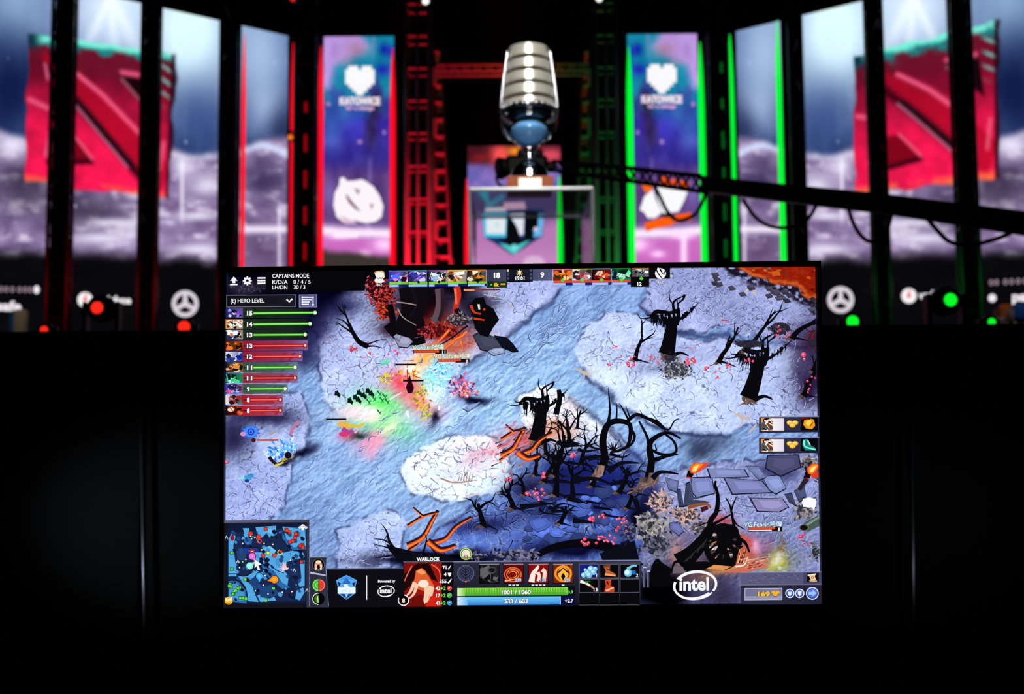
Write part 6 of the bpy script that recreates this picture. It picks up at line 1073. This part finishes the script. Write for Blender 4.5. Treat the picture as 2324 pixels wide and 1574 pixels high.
prof = lambda y: np.interp(y, (110, 118, 150, 200, 235, 262), (44, 47.5, 52, 59, 63, 65))
bands = ((114, 138), (146, 167), (175, 197), (205, 227), (236, 247))
for a, b in bands: lathe('band', [(W(prof(b) - 8), tz(b)), (W(prof(b) - 1), tz(b)), (W(prof(b)), tz(b - .7)), (W(prof(b - 1.6)), tz(b - 1.6)), (W(prof(a + 1.6)), tz(a + 1.6)), (W(prof(a)), tz(a + .7)), (W(prof(a) - 1), tz(a)), (W(prof(a) - 8), tz(a))], SIL)
lathe('inner_sleeve', [(W(prof(255) - 8), tz(256)), (W(prof(112) - 7), tz(112)), (W(prof(112) - 6), tz(110)), (W(4), tz(106))], DGL); lathe('top_cap', [(W(46), tz(115)), (W(46), tz(112)), (W(38), tz(110)), (W(4), tz(108))], SIL); rim = lathe('rim', [(W(60), tz(258)), (W(66), tz(257)), (W(66.5), tz(250)), (W(63), tz(248))], CHR)
for k in range(28): t = 2 * math.pi * k / 28; bm = bmesh.new(); bmesh.ops.create_icosphere(bm, subdivisions=2, radius=W(4.6)); [setattr(v_, 'co', v_.co + Vector((TX + W(65.5) * math.cos(t), YT + W(65.5) * math.sin(t), tz(252)))) for v_ in bm.verts]; from_bm('stud', bm, CHR, rim, True)
for s in (-1, 1):
    for q in (-.32, .32): t = (0 if s > 0 else math.pi) + q; bm = bmesh.new(); add_path_tube(bm, [Vector((TX + W(prof(y) + 4) * math.cos(t), YT + W(prof(y) + 4) * math.sin(t), tz(y))) for y in (116, 130, 150, 175, 200, 230, 250)] + [Vector((TX + W(w_) * math.cos(t), YT + W(w_) * math.sin(t), tz(y))) for y, w_ in ((270, 67), (290, 62), (308, 52), (322, 36), (332, 16))], W(3.2), 8); from_bm('frame_rod', bm, CHR, tr, True)
# ---- camera crane reaching in from the right
MB_ = mat('matt_black_metal', (6, 6, 7), 0.5, spec=0.2)
def cp(px, py, Y): return at(px, py, Y)
crane = thing('camera_crane', 'long black camera crane arm slanting across the right side in front of the screens', 'camera crane', (3.9, 3.6, ZS))
spx_ = [(1262, 378, 5.4), (1420, 395, 5.1), (1600, 418, 4.75), (1800, 441, 4.4), (2000, 462, 4.1), (2330, 508, 3.75), (2560, 545, 3.6)]
cen = [at(*p) for p in spx_]; tk = (11, 15, 18, 20, 22, 27, 30)
hw = [t * Y / F_PX for t, (_, _, Y) in zip(tk, spx_)]
dirn = (cen[2] - cen[0]).normalized(); sdw = dirn.cross(Vector((0, 0, 1))).normalized()
bm = bmesh.new()
for i in range(2):
    for su in (-1, 1):
        for ss in (-1, 1): add_tube(bm, cen[i] + Vector((0, 0, su * hw[i])) + sdw * ss * hw[i], cen[i + 1] + Vector((0, 0, su * hw[i + 1])) + sdw * ss * hw[i + 1], .008, 8)
for i in range(2):
    for j in range(9):
        t0, t1 = j / 9, (j + 1) / 9; h0 = hw[i] + (hw[i + 1] - hw[i]) * t0; h1 = hw[i] + (hw[i + 1] - hw[i]) * t1
        p, q = cen[i].lerp(cen[i + 1], t0), cen[i].lerp(cen[i + 1], t1)
        for ss in (-1, 1): add_tube(bm, p + Vector((0, 0, (-h0 if j % 2 else h0))) + sdw * ss * h0, q + Vector((0, 0, (h1 if j % 2 else -h1))) + sdw * ss * h1, .007, 6)
        add_tube(bm, p + Vector((0, 0, h0)) + sdw * h0, p + Vector((0, 0, h0)) - sdw * h0, .005, 6)
from_bm('lattice_tip', bm, MB_, crane)
v, f = [], []
for c_, h in list(zip(cen, hw))[2:]:
    for su, ss in ((-1, -1), (1, -1), (1, 1), (-1, 1)): v.append(c_ + Vector((0, 0, su * h)) + sdw * ss * h)
n = len(v) // 4
for i in range(n - 1):
    for k in range(4): f.append([i * 4 + k, i * 4 + (k + 1) % 4, i * 4 + 4 + (k + 1) % 4, i * 4 + 4 + k])
f += [[0, 3, 2, 1], [n * 4 - 4, n * 4 - 3, n * 4 - 2, n * 4 - 1]]; obj('boom', v, f, MB_, crane)
bm = bmesh.new(); c0 = cen[0]; k5 = 5.4 / F_PX
hd = at(1195, 380, 5.4); add_box(bm, hd, (96 * k5, .16, 44 * k5), bev=.02); add_box(bm, hd + Vector((.02, 0, 28 * k5)), (60 * k5, .12, 20 * k5), bev=.015); add_tube(bm, hd, c0, .03, 10); cbody = from_bm('camera_body', bm, MB_, crane)
bm = bmesh.new(); add_tube(bm, hd + Vector((-46 * k5, 0, 0)), hd + Vector((-62 * k5, -.02, -.01)), .05, 20, .062); from_bm('camera_lens', bm, MB_, cbody, True)
bm = bmesh.new(); wl_ = at(1148, 402, 5.4); add_path_tube(bm, [wl_ + Vector((22 * k5 * math.cos(t * .5236), 0, 24 * k5 * math.sin(t * .5236))) for t in range(13)], .008, 8); from_bm('cradle_ring', bm, MB_, crane, True)
for pts in ([(1686, 452, 4.6), (1712, 490, 4.55), (1745, 512, 4.5), (1790, 516, 4.45), (1830, 500, 4.4), (1856, 460, 4.3)], [(1924, 466, 4.2), (1934, 500, 4.2), (1952, 532, 4.15), (1975, 548, 4.1), (2005, 540, 4.1), (2020, 500, 4.05), (2024, 475, 4.05)], [(2100, 490, 4.0), (2125, 520, 4.0), (2155, 548, 3.95), (2200, 556, 3.9), (2250, 545, 3.85), (2290, 530, 3.8), (2300, 515, 3.78)], [(1590, 420, 4.75), (1600, 440, 4.75), (1590, 466, 4.75), (1575, 488, 4.75), (1540, 500, 4.8), (1515, 480, 4.85), (1495, 440, 4.95), (1480, 412, 4.98)]):
    bm = bmesh.new(); add_path_tube(bm, [Vector(q) for q in spline([tuple(at(*p)) for p in pts], 6)], .009, 8); from_bm('cable', bm, MB_, crane, True)
e = cen[-1]; bm = bmesh.new(); add_tube(bm, (e.x, e.y, ZS + .05), (e.x, e.y, e.z), .06, 16); add_box(bm, (e.x, e.y, ZS + .03), (.7, .7, .06), bev=.01); add_box(bm, e + Vector((0, 0, .02)), (.2, .2, .2), bev=.02); from_bm('pedestal', bm, MB_, crane)
# ---- moving-head lamps on the stage edge
def lamp_mat(c): return emit('lens_' + c, {'red': (255, 40, 26), 'green': (10, 250, 40), 'amber': (255, 120, 10)}[c], 1.1)
def moving_head(label, px, py, Y, rpx, c, up=1.0, body=1.9):
    k = Y / F_PX; p = at(px, py, Y); r = rpx * k; R_ = r * body
    o = thing('moving_head_lamp', label, 'stage lamp', (p.x, p.y + R_ * 1.2, ZS), c + ' stage lamps on the front edge'); yc = p.y + R_ * 1.25
    bm = bmesh.new(); hb = min(.08, max(.012, (p.z - R_ - ZS) * .6)); add_box(bm, (p.x, yc, ZS + hb / 2), (R_ * 2.3, R_ * 2.3, hb), bev=hb * .15); from_bm('base', bm, MB_, o)
    zc = max(p.z, ZS + R_ * .9 + .005)
    bm = bmesh.new()
    for s in (-1, 1): add_box(bm, (p.x + s * R_ * 1.22, yc, (ZS + hb + zc + R_ * .5) / 2), (R_ * .3, R_ * .9, zc + R_ * .5 - ZS - hb), bev=R_ * .08)
    add_box(bm, (p.x, yc, ZS + hb + .004), (R_ * 2.7, R_ * .9, .008)); from_bm('yoke', bm, MB_, o)
    bm = bmesh.new(); add_lathe(bm, (p.x, yc, p.z), [(r * 1.02, R_ * 1.0), (R_ * .8, R_ * .95), (R_, R_ * .5), (R_, -.3 * R_), (R_ * .8, -R_ * .8), (R_ * .3, -R_)], 28, axis=(0, -1, 0)); head_ = from_bm('head', bm, MB_, o, True)
    bm = bmesh.new(); add_lathe(bm, (p.x, yc, p.z), [(r, R_ * 1.0), (r * .9, R_ * 1.0 + r * .25), (r * .5, R_ * 1.0 + r * .45), (.0001, R_ * 1.0 + r * .5)], 28, axis=(0, -1, 0)); from_bm('lens', bm, lamp_mat(c), head_, True)
moving_head('large round red stage lamp on the stage edge, left of the ring-and-star logo', 217, 697, 3.2, 14, 'red', body=2.2); moving_head('small red stage lamp half sunk behind the stage edge at far left', 98, 748, 3.6, 9, 'red'); moving_head('red stage lamp half hidden by the edge, under the left ring-and-star logo', 416, 741, 3.0, 14, 'red', body=1.4)
moving_head('large round green stage lamp on the stage edge, right of the round red-dotted logo', 2161, 679, 3.2, 15, 'green', body=2.2); moving_head('green stage lamp half hidden by the edge, under the right ring-and-star logo', 1937, 729, 3.0, 14, 'green', body=1.4); moving_head('small green stage lamp half sunk behind the stage edge at far right', 2253, 730, 3.6, 9, 'green')
# ---- overhead lamps
def overhead(label, px, py, Y, rpx, m, name='spot_lamp', grp=None, aim=(0, -1, -.15), hang=None):
    p = at(px, py, Y); r = rpx * Y / F_PX; o = thing(name, label, 'spot lamp', p, grp); ax = Vector(aim).normalized(); q = p - ax * r * 1.2
    bm = bmesh.new(); add_lathe(bm, q, [(r * .6, -r * 3), (r * 1.1, -r * 2.4), (r * 1.3, 0), (r * 1.3, r)], 20, axis=ax); can_ = from_bm('can', bm, MB_, o, True)
    bm = bmesh.new(); add_lathe(bm, q, [(r, r), (r * .6, r * 1.3), (.0001, r * 1.4)], 20, axis=ax); from_bm('lens', bm, m, can_, True)
    bm = bmesh.new(); add_path_tube(bm, [p + Vector((-r * 1.7, 0, 0)), p + Vector((-r * 1.7, 0, r * 2)), p + Vector((0, 0, r * 2.6)), p + Vector((r * 1.7, 0, r * 2)), p + Vector((r * 1.7, 0, 0))], r * .2, 6); from_bm('bracket', bm, MB_, o)
    bm = bmesh.new(); add_tube(bm, p + Vector((0, 0, r * 2.5)), (p + Vector((0, 0, r * 3.5)) if hang is None else Vector(hang)), r * .3, 8); from_bm('clamp', bm, MB_, o)
WLAMP = emit('white_lamp', (255, 252, 246), 1.6)
overhead('white spot lamp at the top frame edge, left of the trophy', 966, 2, 12.5, 7.5, WLAMP, grp='white spot lamps'); overhead('white spot lamp at the top frame edge, right of the trophy', 1360, -4, 12.5, 7.5, WLAMP, grp='white spot lamps')
overhead('small amber lamp clipped to the red light bar beside the left ladder truss', 659, 311, 13.58, 6, lamp_mat('amber'), name='marker_lamp', aim=(0, -1, -.05), hang=at(666, 309, 13.765)); overhead('small red lamp at the top frame edge above the left ladder truss', 664, -4, 12.5, 6, lamp_mat('red'), name='ceiling_lamp', hang=(at(664, -4, 12.5).x, 12.47, at(1162, -40, 12.6).z + .012))
# overhead truss that carries the lamps
zt_ = at(1162, -40, 12.6).z; o = thing('roof_truss', 'dark overhead truss above the centre of the stage', 'truss', (0, 12.6, zt_)); bm = bmesh.new()
for dy in (-.15, .15):
    for dz in (.0, .3): bm = bmesh.new(); add_tube(bm, (-9.4, 12.6 + dy, zt_ + dz), (9.4, 12.6 + dy, zt_ + dz), .025, 8); from_bm('chord', bm, TRUSS, o, True)
bm = bmesh.new()
for i in range(40): x = -9.4 + .47 * i; add_tube(bm, (x, 12.45, zt_ + (.3 if i % 2 else 0)), (x + .47, 12.45, zt_ + (0 if i % 2 else .3)), .013, 6)
from_bm('lacing', bm, TRUSS, o)
# ---- chair tops that peep over the stage edge
def chair(label, px, py, Y, c_front, c_side, s=1):
    o = thing('high_back_chair', label, 'chair', (at(px, py, Y).x, Y, ZS), 'chairs at the edges of the stage'); p = at(px, py, Y); k = Y / F_PX; top = p.z; m1 = mat('chair_pad_%d' % px, c_front, .8); m2 = mat('chair_side_%d' % px, c_side, .7)
    bm = bmesh.new(); add_box(bm, (p.x, Y, (top + ZS + .42) / 2), (30 * k, .08, top - ZS - .42), bev=.03); from_bm('backrest', bm, m1, o, True); bm = bmesh.new(); add_box(bm, (p.x - s * 19 * k, Y + .01, (top + ZS + .42) / 2 - .02), (9 * k, .1, top - ZS - .46), bev=.02); from_bm('side_wing', bm, m2, o, True)
    bm = bmesh.new(); add_box(bm, (p.x, Y + .22, ZS + .42), (46 * k, .46, .1), bev=.03); from_bm('seat', bm, m2, o); bm = bmesh.new(); add_tube(bm, (p.x, Y + .22, ZS + .06), (p.x, Y + .22, ZS + .38), .03, 12); from_bm('gas_lift', bm, MB_, o); bm = bmesh.new()
    for t in range(5): add_tube(bm, (p.x, Y + .22, ZS + .07), (p.x + .26 * math.cos(t * 1.2566), Y + .22 + .26 * math.sin(t * 1.2566), ZS + .025), .022, 8)
    from_bm('foot_star', bm, MB_, o)
chair('beige and blue high-back chair peeping over the stage edge at far left', 48, 702, 8.2, (190, 170, 140), (30, 110, 190)); chair('orange and brown high-back chair between the small green lamp and a blue chair', 2282, 690, 8.2, (200, 96, 30), (120, 70, 40), 1); chair('blue high-back chair peeping over the stage edge at the far right frame edge', 2312, 688, 7.0, (24, 90, 190), (170, 160, 150), 1)
# ================================================================== light
def lamp(name, kind, loc, energy, col, target=None, **kw):
    d = bpy.data.lights.new(name, kind); d.energy = energy; d.color = col
    for k_, v_ in kw.items(): setattr(d, k_, v_)
    o = bpy.data.objects.new(name, d); C.objects.link(o); o.location = loc
    if target is not None: o.rotation_euler = (Vector(target) - Vector(loc)).to_track_quat('-Z', 'Y').to_euler()
    return o
for dx in (-.22, .22): lamp('trophy_highlight_area', 'AREA', (TX + dx, 1.7, tz(180) + 1.15), 2.6, (1.0, .98, .93), (TX, YT, ZT + .30), shape='RECTANGLE', size=.10, size_y=1.3, spread=math.radians(40))  # unseen area lights, made tall to stretch the highlights on the bands
lamp('trophy_key', 'SPOT', (TX, 1.9, 5.2), 230, (1.0, .97, .92), (TX, YT, ZT + .3), spot_size=math.radians(22), spot_blend=.4, shadow_soft_size=.5)
pr = at(950, 300, 14.2); pg = at(1374, 300, 14.2)
for x, c, e_ in ((pr.x, (1, .01, .03), 2100), (pg.x, (.02, 1, .12), 190)):
    lamp('tower_uplight', 'SPOT', (x + (.2 if x < 0 else -.2), 12.9, ZS + .15), e_, c, (x + (.12 if x < 0 else -.12), 14.3, ZS + 2.6), spot_size=math.radians(64), spot_blend=.9, shadow_soft_size=.1)
for px, c, e_, P, s in ((141, (1, .01, .02), 60, WL, -1), (340, (1, .01, .02), 60, WL, -1), (517, (1, .01, .02), 40, WL, -1), (694, (1, .01, .02), 110, PB, -1), (1632, (.02, 1, .1), 40, PB, 1), (1990, (.02, 1, .1), 22, WR, 1), (2187, (.02, 1, .1), 30, WR, 1)):
    p = on_plane(np.array(float(px)), np.array(300.0), np.asarray(P[0]) + P[1] * 1.5, P[1]); lamp('tower_uplight', 'SPOT', (p[0], p[1], ZS + .2), e_, c, Vector(p) - Vector(P[1]) * .9 + Vector((0, 0, ZS + 1.6 - p[2])), spot_size=math.radians(60), spot_blend=.6, shadow_soft_size=.05)
lamp('added_trophy_fill', 'SPOT', (TX, 2.75, ZS + .08), 8, (.95, .97, 1.0), (TX, YT, ZT + .12), spot_size=math.radians(40), spot_blend=.5, shadow_soft_size=.05)  # added unseen spot from low in front, brightens bowl, plaque and case edge
for x_, e_ in ((seams[1], 420), (seams[3], 110)): s_ = 1 if x_ > 0 else -1; lamp('added_pipe_spot', 'SPOT', (x_ + s_ * 1.5, 1.0, 1.05), e_, (.78, .84, 1.0), (x_, YE, .95), spot_size=math.radians(15), spot_blend=1.0, shadow_soft_size=.04)  # added unseen spots that draw the highlight along the skirt pipes
for px, Y in ((48, 8.2), (2282, 8.2), (2312, 7.0)): q_ = at(px, 705, Y); lamp('added_chair_spot', 'SPOT', (q_.x * .93, Y - 1.6, q_.z + 1.8), 34, (1, .96, .9), q_, spot_size=math.radians(22), spot_blend=.6, shadow_soft_size=.08)  # added unseen spots so that the chair tops show
w = bpy.data.worlds.new('hall'); SC.world = w; w.use_nodes = True; w.node_tree.nodes['Background'].inputs['Color'].default_value = (0.004, 0.004, 0.005, 1); w.node_tree.nodes['Background'].inputs['Strength'].default_value = 0.3
vs = SC.view_settings; vs.view_transform = 'Standard'; vs.look = 'None'; vs.exposure = 0.0; vs.gamma = 1.0; vs.use_curve_mapping = False
SC.display_settings.display_device = 'sRGB'
